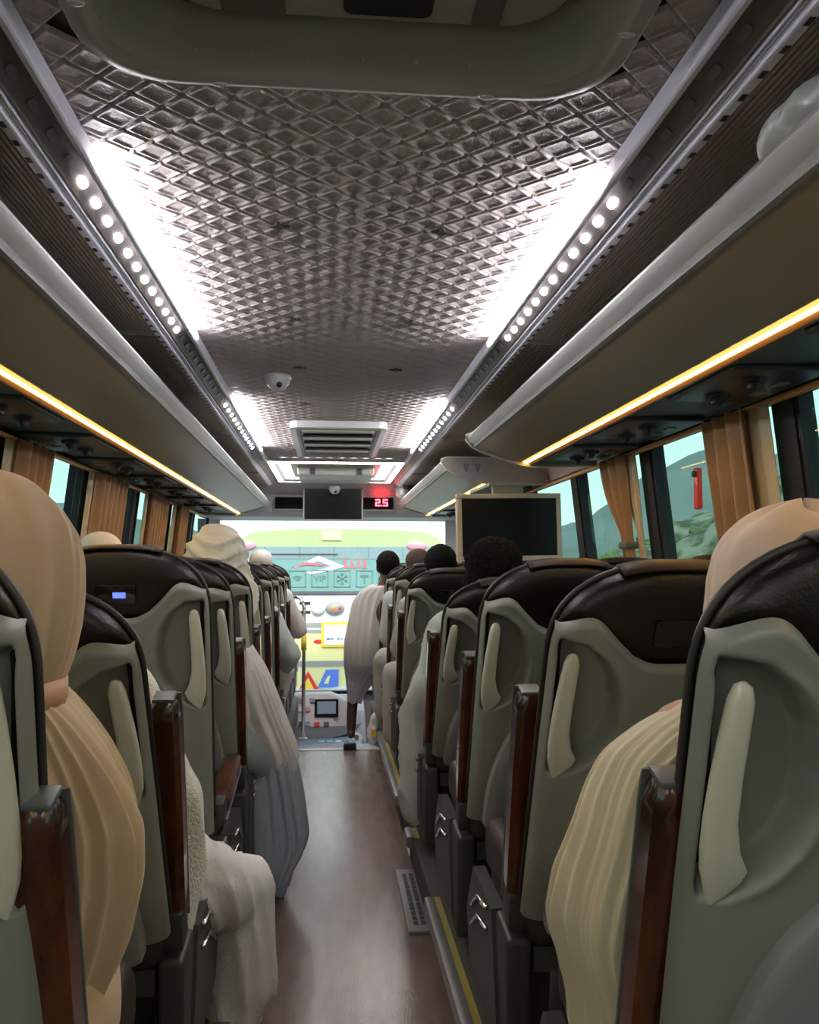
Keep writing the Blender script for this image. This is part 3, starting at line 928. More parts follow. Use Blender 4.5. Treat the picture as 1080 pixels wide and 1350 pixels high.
def seat_meshes(deg, a, kind):
    key = (deg, a, kind)
    if key in _cache:
        return _cache[key]
    th = R(deg)
    out = {}
    def vtop(qq):
        x = abs(qq)
        if x > 0.80:
            return BL - 0.078 - 0.026 * ((x - 0.80) / 0.20) ** 1.8
        return BL - 0.165 + 0.087 * sstep(0.12, 0.80, x) ** 1.25
    # leather body
    vv = [0.0, 0.01, 0.04, 0.12, 0.22, 0.32, 0.42, 0.50, 0.56] + [BL - 0.17 + 0.17 * math.sin(math.pi / 2 * k / 12) for k in range(1, 13)]
    rows = []
    n = 36
    for i, v in enumerate(vv):
        hw = max(half_w(v), 0.004)
        tk = 0.052 * min(1.0, max(0.12, (hw / HW) ** 0.55))
        if i == 0:
            tk, hw = 0.03, hw * 0.9
        row = []
        for k in range(n):
            c, s_ = math.cos(2 * math.pi * k / n), math.sin(2 * math.pi * k / n)
            u = hw * math.copysign(abs(c) ** 0.55, c)
            w = tk * math.copysign(abs(s_) ** 0.62, s_)
            if w > 0:
                vt = vtop(u / HW * 0.98)
                w *= 0.10 + 0.90 * sstep(vt - 0.026, vt - 0.004, v)
            row.append(back_pt(th, u, v, w - 0.012 + 0.006))
        rows.append(row)
    out['backrest'] = (MB().grid(rows, True, True), 'leather')
    # piping around the outline
    pv = [0.05 + (BL - 0.20 - 0.05) * k / 8 for k in range(9)] + [BL - 0.17 + 0.17 * math.sin(math.pi / 2 * k / 14) for k in range(1, 15)]
    path = [back_pt(th, half_w(v) + 0.003, v, -0.016) for v in pv] + [back_pt(th, -half_w(v) - 0.003, v, -0.016) for v in reversed(pv[:-1])]
    out['piping'] = (MB().tube(path, 0.0055, 6), 'piping')
    # hard shell with a dipping top edge and a teardrop recess on the aisle side
    nq, nr = 96, 112

    rows = []
    for j in range(nr + 1):
        r_ = j / nr
        row = []
        for i in range(nq + 1):
            qq = math.sin(math.pi / 2 * (-1 + 2 * i / nq)) * 0.35 + 0.65 * (-1 + 2 * i / nq)
            v = 0.015 + (vtop(qq) - 0.015) * r_
            u = (half_w(v) + 0.004) * qq
            w = -0.002 + 0.054 * max(0.0, 1 - abs(qq) ** 7) ** 0.5
            w *= (0.55 + 0.45 * sstep(0.0, 0.18, v)) if w > 0 else 1.0
            w += 0.006 * sstep(BL - 0.40, BL - 0.12, v)
            p = a * u
            dt = BL - v
            if 0.10 < dt < 0.41:
                sd_in = p - lerp_table(P_IN, dt)
                sd_out = 0.211 - p
                k_ = sstep(0.0, 0.015, sd_in) * sstep(0.0, 0.007, sd_out) * sstep(0.118, 0.136, dt) * sstep(0.405, 0.37, dt)
                w -= 0.046 * k_
                w += 0.005 * math.exp(-((sd_in + 0.004) / 0.011) ** 2) * sstep(0.0, 0.02, sd_out) * sstep(0.11, 0.15, dt) * sstep(0.41, 0.36, dt)
            if j == nr:
                w -= 0.016
            elif j == nr - 1:
                w -= 0.004
            row.append(back_pt(th, u, v, w))
        rows.append(row)
    out['shell'] = (MB().grid(rows), 'shell')
    # grab handle
    hs = [(0.145, 0.180, 0.006, 0.004), (0.150, 0.180, 0.018, 0.016), (0.165, 0.181, 0.026, 0.022), (0.20, 0.184, 0.029, 0.024), (0.25, 0.188, 0.031, 0.026),
          (0.30, 0.190, 0.034, 0.026), (0.335, 0.187, 0.042, 0.024), (0.358, 0.181, 0.052, 0.018), (0.372, 0.182, 0.042, 0.013), (0.388, 0.188, 0.022, 0.009), (0.398, 0.192, 0.005, 0.004)]
    rows = []
    for dt, p, wd, tk in hs:
        row = []
        for k in range(14):
            c, s_ = math.cos(2 * math.pi * k / 14), math.sin(2 * math.pi * k / 14)
            uu = a * (p + 0.006 + wd / 2 * math.copysign(abs(c) ** 0.6, c))
            ww = 0.040 + tk / 2 * math.copysign(abs(s_) ** 0.6, s_)
            row.append(back_pt(th, uu, BL - dt, ww))
        rows.append(row)
    out['grab_handle'] = (MB().grid(rows, True, True), 'handle')
    # rounded pocket cover low on the back
    rows = []
    for j in range(15):
        f = math.sin(math.pi / 2 * j / 14)
        v = 0.03 + 0.37 * f
        hw = 0.185 * max(0.0, 1 - f ** 2.3) ** 0.5 + 0.004
        row = []
        for k in range(24):
            c, s_ = math.cos(2 * math.pi * k / 24), math.sin(2 * math.pi * k / 24)
            row.append(back_pt(th, hw * math.copysign(abs(c) ** 0.5, c), v, 0.050 + (0.040 - 0.014 * f) * math.copysign(abs(s_) ** 0.4, s_)))
        rows.append(row)
    out['seat_pocket'] = (MB().grid(rows, True, True), 'pocket')
    bx_ = MB()
    bx_.rbox((0, 0, 0), (0.10, 0.02, 0.052), 0.007, 2, Matrix.Rotation(-th, 4, 'X') if False else None)
    # box laid on the back
    m4 = Matrix.Translation(Vector(back_pt(th, 0, BL - 0.105, 0.040))) @ Matrix.Rotation(th, 4, 'X')
    bx_.v = [tuple(m4 @ Vector(p)) for p in bx_.v]
    out['socket_box'] = (bx_, 'black_gloss')
    fl_ = MB()
    rows = []
    for i in range(13):
        u = -0.105 + 0.21 * i / 12
        zt = BL + 0.004 - 0.010 * abs(u / 0.105) ** 3
        rows.append([back_pt(th, u, zt + dv, w) for dv, w in ((-0.002, 0.022), (0.003, 0.020), (0.004, -0.02), (-0.03, -0.065), (-0.036, -0.060), (-0.003, -0.02))])
    out['headrest_flap'] = (fl_.grid(rows, True, True), 'flap')
    # cushion and base
    out['seat_cushion'] = (MB().rbox((0, 0.335, 0.405), (0.425, 0.50, 0.135), 0.05, 4), 'seat_fabric')
    bs = MB()
    bs.box(-0.19, 0.19, 0.12, 0.54, 0.285, 0.335)
    out['seat_frame'] = (bs, 'seat_dark')
    lg = MB()
    lg.prism([(0.16, 0.0), (0.50, 0.0), (0.50, 0.03), (0.38, 0.06), (0.42, 0.285), (0.22, 0.285), (0.26, 0.06), (0.16, 0.03)], 'x', -0.02, 0.02)
    out['leg'] = (lg, 'seat_dark')
    if kind:
        # aisle side housing, pivot and armrest
        xc = a * 0.221
        hb = MB().rbox((xc, 0.19, 0.215), (0.050, 0.13, 0.29), 0.012, 3, Matrix.Rotation(R(6), 3, 'X').to_4x4())
        out['arm_housing'] = (hb, 'seat_dark')
        sp = MB().prism([(0.20, 0.10), (0.56, 0.12), (0.60, 0.24), (0.50, 0.37), (0.26, 0.36)], 'x', min(a * 0.222, a * 0.252), max(a * 0.222, a * 0.252))
        out['side_panel'] = (sp, 'seat_dark')
        for nm, dz in (('chrome_trim', 0.0), ('chrome_trim_low', -0.045)):
            ct = MB().tube([(a * 0.256, 0.30, 0.345 + dz), (a * 0.258, 0.40, 0.335 + dz), (a * 0.256, 0.50, 0.28 + dz)], 0.006, 6)
            out[nm] = (ct, 'chrome')
        la = R(17)

        def arm_m(down):
            base = Vector((xc, 0.150, 0.385))
            if not down:
                return Matrix.Translation(base) @ Matrix.Rotation(la, 4, 'X')
            return Matrix.Translation(base + Vector((0, 0.0, 0.06))) @ Matrix.Rotation(R(-82), 4, 'X')
        m4 = arm_m(kind == 'down')
        if kind == 'down':
            m4 = m4 @ Matrix.Diagonal((1, 1, 0.84, 1))
        # armrest axis: local z up, local -y is the underside facing the rear when raised
        ln = 0.445
        wd = MB()
        rows = []
        for z, wx_, y0, y1 in ((0.065, 0.047, -0.022, 0.024), (0.075, 0.052, -0.024, 0.027), (0.20, 0.055, -0.026, 0.029), (0.34, 0.055, -0.025, 0.029), (0.46, 0.052, -0.023, 0.028),
                               (0.487, 0.049, -0.019, 0.027), (0.497, 0.041, -0.012, 0.024)):
            h_ = wx_ / 2
            c = 0.009
            row = [(-h_ + c, y0), (h_ - c, y0), (h_, y0 + c), (h_, y1 - c), (h_ - c, y1), (-h_ + c, y1), (-h_, y1 - c), (-h_, y0 + c)]
            rows.append([m4 @ Vector((x, y, z)) for x, y in row])
        out['armrest'] = (wd.grid(rows, True, True), 'wood')
        eg = MB()
        rows = []
        for z, y0, y1 in ((0.03, 0.022, 0.034), (0.20, 0.026, 0.037), (0.46, 0.025, 0.036), (0.496, 0.022, 0.032), (0.500, 0.020, 0.028)):
            xx = a * 0.016
            xo = a * 0.0268
            rows.append([m4 @ Vector(p) for p in ((xx, y0, z), (xo, y0 + 0.003, z), (xo, y1 - 0.003, z), (xx, y1, z))])
        out['arm_edge'] = (eg.grid(rows, True, True), 'arm_edge')
        tp = MB().rbox((0, 0, 0), (0.040, 0.040, 0.008), 0.0035, 2)
        tp.v = [tuple(m4 @ (Vector(p) + Vector((0, 0.006, 0.4995)))) for p in tp.v]
        out['arm_cap'] = (tp, 'arm_edge')
        pv_ = MB().rbox((0, 0, 0), (0.046, 0.064, 0.085), 0.010, 2)
        pv_.v = [tuple(m4 @ (Vector(p) + Vector((0, 0.0, 0.028)))) for p in pv_.v]
        out['arm_pivot'] = (pv_, 'seat_dark')
    res = {}
    for k, (mb_, mt) in out.items():
        me = fixn(mb_.mesh(k, True))
        if k in ('seat_frame', 'leg', 'side_panel', 'arm_edge', 'armrest', 'arm_cap', 'arm_pivot', 'arm_housing', 'socket_box', 'seat_cushion', 'seat_pocket', 'grab_handle'):
            me.set_sharp_from_angle(angle=R(42))
        me.materials.append(MATS[mt])
        res[k] = me
    _cache[key] = res
    return res


PART_NAME = {'chrome_trim_low': 'chrome_trim', 'arm_edge': 'armrest_edge', 'arm_cap': 'armrest_cap', 'arm_pivot': 'armrest_pivot', 'arm_housing': 'armrest_housing'}


def seat(x, y, deg, a, kind, label):
    root = empty('passenger_seat', (x, y, 0.12))
    tag(root, label, 'seat', 'coach seats on both sides of the aisle')
    ms = seat_meshes(deg, a, kind)
    byname = {}
    for k, me in ms.items():
        if k == 'leg':
            for sx in (-0.15, 0.15):
                o = bpy.data.objects.new('leg', me)
                COL.objects.link(o)
                o.parent = root
                o.location = (sx, 0, 0)
            continue
        o = bpy.data.objects.new(PART_NAME.get(k, k), me)
        COL.objects.link(o)
        o.parent = root
        byname[k] = o
    byname['piping'].parent = byname['backrest']
    byname['headrest_flap'].parent = byname['backrest']
    byname['grab_handle'].parent = byname['shell']
    if kind:
        byname['arm_edge'].parent = byname['armrest']
        byname['arm_cap'].parent = byname['armrest']
        byname['chrome_trim'].parent = byname['side_panel']
        byname['chrome_trim_low'].parent = byname['side_panel']
    return root, byname


LROWS = [0.93, 1.63, 2.25, 2.86, 3.51, 4.12, 4.82, 5.48, 6.18, 6.90]
LDEG = [10, 28, 11, 18, 18, 20, 18, 20, 18, 18]
RROWS = [0.96, 1.664, 2.344, 3.17, 4.57, 5.35, 6.17, 6.90]
RDEG = [15, 23, 21, 31, 26, 20, 20, 18]
ORD = ['first', 'second', 'third', 'fourth', 'fifth', 'sixth', 'seventh', 'eighth', 'ninth', 'tenth']
XA, XW = 0.562, 1.018
SEATS = {}
for s, rowsy, degs, side in ((-1, LROWS, LDEG, "driver's side"), (1, RROWS, RDEG, 'door side')):
    for i, (y, dg_) in enumerate(zip(rowsy, degs)):
        r_ = ORD[len(rowsy) - 1 - i]
        kind = 'down' if (s < 0 and i in (2,)) else 'up'
        extra = 'wooden armrest folded down' if kind == 'down' else 'raised wooden armrest'
        SEATS[(s, i)] = seat(s * XA, y, dg_, -s, kind, "grey shelled aisle seat, %s, %s, %s row from the windscreen" % (extra, side, r_))
        seat(s * XW, y, 18, s, None, "grey shelled window seat, %s, %s row from the windscreen" % (side, r_))
# the lit blue readout on one seat's socket box
root3, parts3 = SEATS[(-1, 2)]
th3 = R(11)
m4 = Matrix.Translation(Vector(back_pt(th3, 0.012, BL - 0.105, 0.0508))) @ Matrix.Rotation(th3, 4, 'X')
lm = MB().box(-0.016, 0.014, -0.001, 0.0, -0.008, 0.006)
lm.v = [tuple(m4 @ Vector(p)) for p in lm.v]
ob('blue_readout', lm, 'usb_lit', parts3['socket_box'])

# ------------------------------------------------------------------ people
def head_parts(m, c, yaw=0.0, k=1.0):
    rot = Matrix.Rotation(yaw, 4, 'Z')

    def P(x, y, z):
        return Vector(c) + rot @ Vector((x * k, y * k, z * k))
    m.ell(P(0, -0.012, 0.025), (0.074 * k, 0.094 * k, 0.088 * k), mtx=rot.to_3x3())
    m.ell(P(0, 0.028, -0.030), (0.060 * k, 0.066 * k, 0.082 * k), mtx=rot.to_3x3())
    m.ell(P(0, 0.062, -0.092), (0.028 * k, 0.024 * k, 0.022 * k))
    m.cap(P(0, 0.088, 0.012), P(0, 0.106, -0.028), 0.010 * k, 0.014 * k)
    m.cap(P(-0.034, 0.074, 0.022), P(0.034, 0.074, 0.022), 0.012 * k, 0.012 * k)
    m.cap(P(-0.018, 0.084, -0.060), P(0.018, 0.084, -0.060), 0.011 * k, 0.011 * k)
    for sx in (-1, 1):
        m.ell(P(sx * 0.075, -0.004, -0.006), (0.012 * k, 0.022 * k, 0.034 * k), mtx=rot.to_3x3())


def hand_parts(m, w, d, side):
    """palm and five fingers, slightly curled; w wrist, d pointing direction"""
    w, d = Vector(w), Vector(d).normalized()
    lat = d.cross(Vector((0, 0, 1)))
    lat = lat.normalized() if lat.length > 0.01 else Vector((1, 0, 0))
    dn = Vector((0, 0, -1))
    for t in (-0.028, -0.010, 0.010, 0.028):
        m.cap(w + lat * t * 0.6, w + d * 0.085 + lat * t, 0.016, 0.014)
    for t, ln in ((-0.030, 0.060), (-0.010, 0.075), (0.011, 0.070), (0.031, 0.055)):
        a = w + d * 0.088 + lat * t
        b = a + d * ln * 0.55 + dn * 0.008
        c = b + d * ln * 0.35 + dn * 0.022
        m.cap(a, b, 0.0095, 0.009)
        m.cap(b, c, 0.009, 0.008)
    a = w + d * 0.025 + lat * side * 0.028
    b = a + d * 0.035 + lat * side * 0.026
    m.cap(a, b, 0.013, 0.011)
    m.cap(b, b + d * 0.028 + lat * side * 0.004 + dn * 0.006, 0.011, 0.009)


def joints(x, y, **over):
    j = dict(hip=(x, y + .30, .63), chest=(x, y + .24, .90), neck=(x, y + .215, 1.07), head=(x, y + .225, 1.205),
             shl=(x - .165, y + .225, 1.01), shr=(x + .165, y + .225, 1.01), ell=(x - .20, y + .30, .80), elr=(x + .20, y + .30, .80),
             hal=(x - .07, y + .46, .73), har=(x + .07, y + .46, .73), knl=(x - .11, y + .56, .62), knr=(x + .11, y + .56, .62),
             fol=(x - .11, y + .60, .20), forr=(x + .11, y + .60, .20))
    j.update(over)
    return {k: Vector(v) for k, v in j.items()}


def body_mesh(j, yaw, voxel):
    m = MB()
    head_parts(m, j['head'], yaw)
    m.cap(j['neck'] - Vector((0, 0, .03)), j['head'] - Vector((0, 0.012, .06)), 0.052, 0.050)
    m.cap(j['hip'], j['chest'], 0.125, 0.125)
    m.cap(j['chest'], j['neck'], 0.125, 0.060)
    for a in 'lr':
        m.cap(j['neck'] - Vector((0, 0, .05)), j['sh' + a], 0.06, 0.052)
        m.cap(j['sh' + a], j['el' + a], 0.050, 0.038)
        m.cap(j['el' + a], j['ha' + a], 0.038, 0.026)
        d = (j['ha' + a] - j['el' + a])
        hand_parts(m, j['ha' + a], d, 1 if a == 'l' else -1)
        hp = j['hip'] + Vector((-.09 if a == 'l' else .09, 0, -.02))
        m.cap(hp, j['kn' + a], 0.080, 0.056)
        f = j['fol' if a == 'l' else 'forr']
        m.cap(j['kn' + a], f + Vector((0, 0, .04)), 0.056, 0.036)
        m.cap(f + Vector((0, -.03, 0)), f + Vector((0, .12, -.015)), 0.034, 0.024)
        m.cap(f + Vector((0.012, .10, -.018)), f + Vector((0.012, .165, -.024)), 0.020, 0.012)
        m.cap(f + Vector((-0.016, .10, -.018)), f + Vector((-0.016, .155, -.024)), 0.018, 0.011)
    return blob(m, voxel, 4, 0.5)


def shift(me, o):
    n = len(me.vertices)
    co = np.empty(n * 3)
    me.vertices.foreach_get('co', co)
    co = co.reshape(-1, 3) - np.array(o)
    me.vertices.foreach_set('co', co.ravel())
    me.update()
    return me


def finish(me, mname, name, root):
    shift(me, root.location)
    me.materials.append(MATS[mname])
    return ob(name, me, mname, root)


def person(x, y, label, j, skin='skin_light', yaw=0.0, voxel=0.012, upper=None, lower=None, hair=None, extra=None, fold=0.006):
    root = empty('person', (x, y + 0.3, 0.12))
    tag(root, label, 'person')
    b = finish(body_mesh(j, yaw, voxel), skin, 'body', root)
    ey = MB()
    rot = Matrix.Rotation(yaw, 4, 'Z')
    for sx in (-1, 1):
        ey = MB().ell(j['head'] + rot @ Vector((sx * 0.030, 0.079, 0.006)), (0.013, 0.010, 0.009), 10, 7)
        e = ob('eye', ey, 'eye', root, True)
        shift(e.data, root.location)
    if upper:
        m = MB()
        m.cap(j['hip'], j['chest'], 0.150, 0.150)
        m.cap(j['chest'], j['neck'] - Vector((0, 0, .04)), 0.148, 0.080)
        for a in 'lr':
            m.cap(j['neck'] - Vector((0, 0, .06)), j['sh' + a], 0.072, 0.068)
            m.cap(j['sh' + a], j['el' + a], 0.068, 0.066)
            m.cap(j['el' + a], j['ha' + a], 0.066, 0.050)
        for e in (extra or []):
            m.cap(*e)
        me = blob(m, voxel, 8)
        displace(me, fold_fn((1, .5, .35), 0.07, fold, seed=x * 9 + y))
        finish(me, upper, 'robe', root)
    if lower:
        m = MB()
        for a in 'lr':
            hp = j['hip'] + Vector((-.08 if a == 'l' else .08, 0, -.01))
            f = j['fol' if a == 'l' else 'forr']
            m.cap(hp, j['kn' + a], 0.105, 0.082)
            m.cap(j['kn' + a], f + Vector((0, 0, .07)), 0.082, 0.075)
        me = blob(m, voxel, 8)
        displace(me, fold_fn((1, .8, .1), 0.06, fold, seed=x * 5 + y))
        finish(me, lower, 'trousers', root)
    if hair:
        kind, hm, hs = hair
        m = MB()
        c = j['head']
        if kind == 'short':
            m.ell(c + rot @ Vector((0, -0.026, 0.036)), (0.082 * hs, 0.094 * hs, 0.088 * hs))
            me = blob(m, 0.010, 3)
            displace(me, lambda co: 0.004 * np.sin(co[:, 0] * 160) * np.sin(co[:, 1] * 140 + 1) * np.sin(co[:, 2] * 150))
        elif kind == 'afro':
            m.ell(c + rot @ Vector((0, -0.030, 0.030)), (0.112 * hs, 0.112 * hs, 0.098 * hs))
            m.ell(c + rot @ Vector((-0.075, -0.055, -0.055)), (0.052, 0.06, 0.062))
            m.ell(c + rot @ Vector((0.065, -0.060, -0.045)), (0.045, 0.05, 0.05))
            me = blob(m, 0.008, 2)
            rr = np.random.RandomState(3)
            displace(me, lambda co: 0.006 * np.sin(co[:, 0] * 190 + 2 * np.sin(co[:, 2] * 90)) * np.sin(co[:, 1] * 170 + 1) + 0.005 * rr.rand(len(co)))
        elif kind == 'cap':
            m.ell(c + rot @ Vector((0, -0.016, 0.050)), (0.086 * hs, 0.104 * hs, 0.078 * hs))
            me = blob(m, 0.010, 3)
        elif kind == 'hood':
            m.ell(c + Vector((0, -0.015, 0.020)), (0.118 * hs, 0.125 * hs, 0.118 * hs))
            m.cap(c + Vector((0, -0.01, -0.02)), c + Vector((0.02, 0.0, -0.16)), 0.115 * hs, 0.145 * hs)
            m.cap(c + Vector((0.03, 0.0, -0.05)), c + Vector((0.07, 0.01, -0.17)), 0.09 * hs, 0.085 * hs)
            m.cap(c + Vector((-0.03, -0.10, 0.02)), c + Vector((0.07, -0.06, 0.085)), 0.035, 0.03)
            m.cap(c + Vector((-0.09, -0.06, 0.0)), c + Vector((0.06, -0.105, -0.03)), 0.03, 0.03)
            me = blob(m, 0.010, 5)
            displace(me, fold_fn((0.5, 0.2, 1), 0.075, 0.012, wob=0.06, wfreq=12, seed=2.0, sharp=1.5))
        finish(me, hm, {'hood': 'head_cloth', 'cap': 'cap'}.get(kind, 'hair'), root)
    return root


def drape(levels, nf, amp, seed, n=420, rows_n=70, expo=2.5, grow=0.14):
    """hanging cloth: closed rings from the neck down with sharp folds running along the fall"""
    zs = [l_[0] for l_ in levels][::-1]
    cols = [[l_[k] for l_ in levels][::-1] for k in range(1, 5)]
    z1, z0 = levels[0][0], levels[-1][0]
    rr = np.random.RandomState(seed)
    j1, j2 = rr.rand() * 6, rr.rand() * 6
    rows = []
    zz_ = z1 + (z0 - z1) * np.arange(rows_n + 1) / rows_n
    sm = []
    for c_ in cols:
        v_ = np.interp(zz_, zs, c_)
        for _ in range(3):
            v_[1:-1] = 0.25 * v_[:-2] + 0.5 * v_[1:-1] + 0.25 * v_[2:]
        sm.append(v_)
    for i in range(rows_n + 1):
        z = float(zz_[i])
        xl, xr, yb, yf = (float(v_[i]) for v_ in sm)
        cx, cy, rx, ry = (xl + xr) / 2, (yb + yf) / 2, (xr - xl) / 2, (yf - yb) / 2
        k = min(1.0, 0.12 + (z1 - z) / grow)
        ph = np.linspace(0, 2 * np.pi, n, endpoint=False)
        c_, s_ = np.cos(ph), np.sin(ph)
        e = 2.0 / expo
        px = np.sign(c_) * np.abs(c_) ** e
        py = np.sign(s_) * np.abs(s_) ** e
        u = ph * nf / 2 + 0.9 * np.sin(2 * ph + j1 + 1.5 * z) + 0.7 * np.sin(3 * ph + j2) + 0.5 * np.sin(z * 6 + ph * 2)
        mod_ = 0.55 + 0.45 * np.sin(ph * 5.3 + j1 * 3 + 2.5 * z) * np.sin(ph * 2.7 + j2)
        f = mod_ * (0.5 - np.abs(np.sin(u)) ** 0.8) + 0.45 * np.sin(u * 0.53 + j2) + 0.25 * np.sin(u * 2.3 + 4 * z)
        d = amp * k * f
        rows.append([(cx + (rx + dd) * a_, cy + (ry + dd) * b_, z + 0.008 * math.sin(4 * p_ + j1)) for a_, b_, dd, p_ in zip(px, py, d, ph)])
    m_ = MB().grid(rows, True, True)
    me_ = fixn(m_.mesh('robe', True))
    return me_


# woman in tan, driver's side, nearest row
L1 = joints(-0.50, 0.93, head=(-.475, 1.155, 1.212), neck=(-.475, 1.15, 1.06), shr=(-.405, 1.16, .975), elr=(-.372, 1.17, .835), har=(-.50, 1.33, .72), knr=(-.47, 1.48, .62), knl=(-.66, 1.48, .62), forr=(-.47, 1.50, .2),
            shl=(-.66, 1.16, .985), ell=(-.70, 1.22, .80), hal=(-.60, 1.36, .70))
p = person(-0.50, 0.93, 'person in a plain tan headscarf and loose tan robe, leaning towards the aisle', L1, voxel=0.012)
me = drape([(1.062, -.565, -.385, 1.06, 1.24), (1.035, -.62, -.362, 1.06, 1.26), (.983, -.68, -.329, 1.06, 1.29), (.93, -.70, -.305, 1.06, 1.31), (.888, -.71, -.294, 1.06, 1.33),
            (.82, -.71, -.297, 1.07, 1.36), (.728, -.70, -.319, 1.08, 1.40), (.668, -.69, -.345, 1.10, 1.42), (.60, -.68, -.38, 1.12, 1.42), (.54, -.68, -.40, 1.13, 1.42)], 26, 0.017, 4)
finish(me, 'robe_tan', 'robe', p)
m = MB()
for a in 'lr':
    m.cap(L1['hip'] + Vector((-.08 if a == 'l' else .08, 0, 0)), L1['kn' + a], 0.105, 0.09)
    m.cap(L1['kn' + a], L1['fol' if a == 'l' else 'forr'] + Vector((0, 0, .05)), 0.09, 0.10)
finish(blob(m, 0.012, 8), 'robe_tan', 'skirt', p)
c = L1['head']


def scarf_mesh(c, lv, nf, amp, seed, lean=0.0):
    L_ = [(c.z + dz, c.x - r_ + ox_, c.x + r_ + ox_, c.y - r_ * 1.08, c.y + r_ * 1.08) for dz, r_, ox_ in lv]
    return drape(L_, nf, amp, seed, n=360, rows_n=80, expo=2.1, grow=0.22)


me = scarf_mesh(c, [(.128, .004, -.01), (.126, .025, -.01), (.119, .048, -.008), (.105, .072, -.006), (.083, .093, -.003), (.055, .107, 0), (.02, .114, 0), (-.02, .115, 0), (-.06, .112, 0), (-.10, .104, 0), (-.13, .094, 0), (-.16, .084, 0), (-.175, .08, 0)], 17, 0.012, 3)
finish(me, 'hijab_tan', 'headscarf', p)
n = 28
rows = []
for z in (-0.016, 0.016):
    rows.append([Vector((-.475, 1.150, 1.052)) + Vector((0.098 * math.cos(2 * math.pi * k / n), 0.105 * math.sin(2 * math.pi * k / n), z + 0.012 * math.cos(2 * math.pi * k / n))) for k in range(n)])
sb = ob('neck_strap', MB().grid(rows, True), 'strap', p, True)
shift(sb.data, p.location)
sb.modifiers.new('thick', 'SOLIDIFY').thickness = 0.004

# woman in cream, door side, nearest row
R1 = joints(0.60, 0.946, head=(.618, 1.185, 1.187), neck=(.595, 1.18, 1.05), shl=(.455, 1.20, .985), ell=(.375, 1.23, .78), hal=(.47, 1.42, .68), shr=(.75, 1.19, .99))
p = person(0.60, 0.946, 'person in a rosy beige headscarf and long pleated cream robe spilling over the armrest', R1, voxel=0.012)
me = drape([(1.062, .51, .69, 1.09, 1.27), (1.035, .465, .73, 1.09, 1.28), (1.0, .40, .78, 1.09, 1.30), (.957, .35, .80, 1.09, 1.32), (.905, .328, .81, 1.09, 1.34), (.853, .315, .81, 1.09, 1.36),
            (.78, .296, .81, 1.10, 1.40), (.717, .288, .80, 1.11, 1.43), (.675, .297, .80, 1.12, 1.44), (.60, .322, .78, 1.14, 1.45), (.50, .335, .76, 1.16, 1.45)], 40, 0.017, 11, n=520)
finish(me, 'robe_cream', 'robe', p)
m = MB()
for a in 'lr':
    m.cap(R1['hip'] + Vector((-.08 if a == 'l' else .08, 0, 0)), R1['kn' + a], 0.105, 0.09)
    m.cap(R1['kn' + a], R1['fol' if a == 'l' else 'forr'] + Vector((0, 0, .05)), 0.09, 0.11)
finish(blob(m, 0.012, 8), 'robe_cream', 'skirt', p)
c = R1['head']
me = scarf_mesh(c, [(.124, .004, .01), (.122, .028, .01), (.115, .052, .008), (.10, .077, .005), (.078, .098, .002), (.05, .112, 0), (.01, .120, 0), (-.04, .123, 0), (-.08, .122, 0), (-.12, .124, 0), (-.16, .126, 0), (-.19, .128, 0)], 13, 0.010, 8)
finish(me, 'hijab_pink', 'headscarf', p)

# man in white towelling, driver's side, knee in the aisle
j = joints(-0.58, 1.63, head=(-.64, 1.86, 1.13), neck=(-.61, 1.85, 1.00), shr=(-.46, 1.86, .95), shl=(-.72, 1.86, .95), elr=(-.375, 1.88, .74), har=(-.52, 2.03, .66),
           knr=(-.265, 2.26, .425), forr=(-.275, 2.27, .06), knl=(-.60, 2.15, .62))
p = person(-0.58, 1.63, 'person in a white towelling wrap with a white trousered knee out in the aisle', j, upper='towel', lower=None,
           extra=[((-.375, 1.88, .74), (-.365, 1.90, .58), .075, .06), ((-.365, 1.90, .58), (-.375, 1.90, .44), .062, .05)], hair=('short', 'hair', 1.0), fold=0.008)
m = MB()
m.cap((-.49, 1.93, .61), (-.30, 2.22, .43), .112, .095)
m.cap((-.30, 2.22, .425), (-.262, 2.27, .42), .085, .080)
m.cap((-.262, 2.27, .42), (-.255, 2.29, .18), .080, .088)
m.cap((-.255, 2.29, .18), (-.275, 2.27, .12), .088, .070)
m.cap((-.262, 2.27, .40), (-.21, 2.30, .22), .05, .03)
m.cap((-.66, 1.93, .61), (-.60, 2.15, .62), .105, .085)
m.cap((-.60, 2.15, .62), (-.66, 2.22, .25), .085, .075)
me = blob(m, 0.009, 8)
displace(me, fold_fn((1, .3, .25), 0.06, 0.007, wob=0.04, wfreq=8, seed=1.0))
finish(me, 'cotton_white', 'trousers', p)

# passenger with grey skirt of a robe out in the aisle
j = joints(-0.56, 2.86, head=(-.63, 3.10, 1.08), neck=(-.60, 3.09, .95), chest=(-.56, 3.11, .82), shr=(-.43, 3.12, .89), shl=(-.72, 3.12, .90), elr=(-.385, 3.20, .70), har=(-.40, 3.34, .62),
           knr=(-.235, 3.36, .50), forr=(-.245, 3.34, .06))
p = person(-0.56, 2.86, 'slouched person in a white wrap over a blue grey skirt hanging into the aisle', j, upper='cotton_white', lower='cotton_bluegrey', skin='skin_dark', hair=('short', 'hair', 1.0), fold=0.007)
me = drape([(.93, -.42, -.32, 3.17, 3.30), (.86, -.42, -.275, 3.16, 3.32), (.76, -.42, -.235, 3.17, 3.36), (.66, -.40, -.20, 3.20, 3.40), (.58, -.37, -.17, 3.22, 3.42), (.52, -.35, -.150, 3.24, 3.42), (.47, -.33, -.165, 3.26, 3.40)], 16, 0.012, 21, n=200, rows_n=36)
finish(me, 'cotton_white', 'wrap_fold', p)
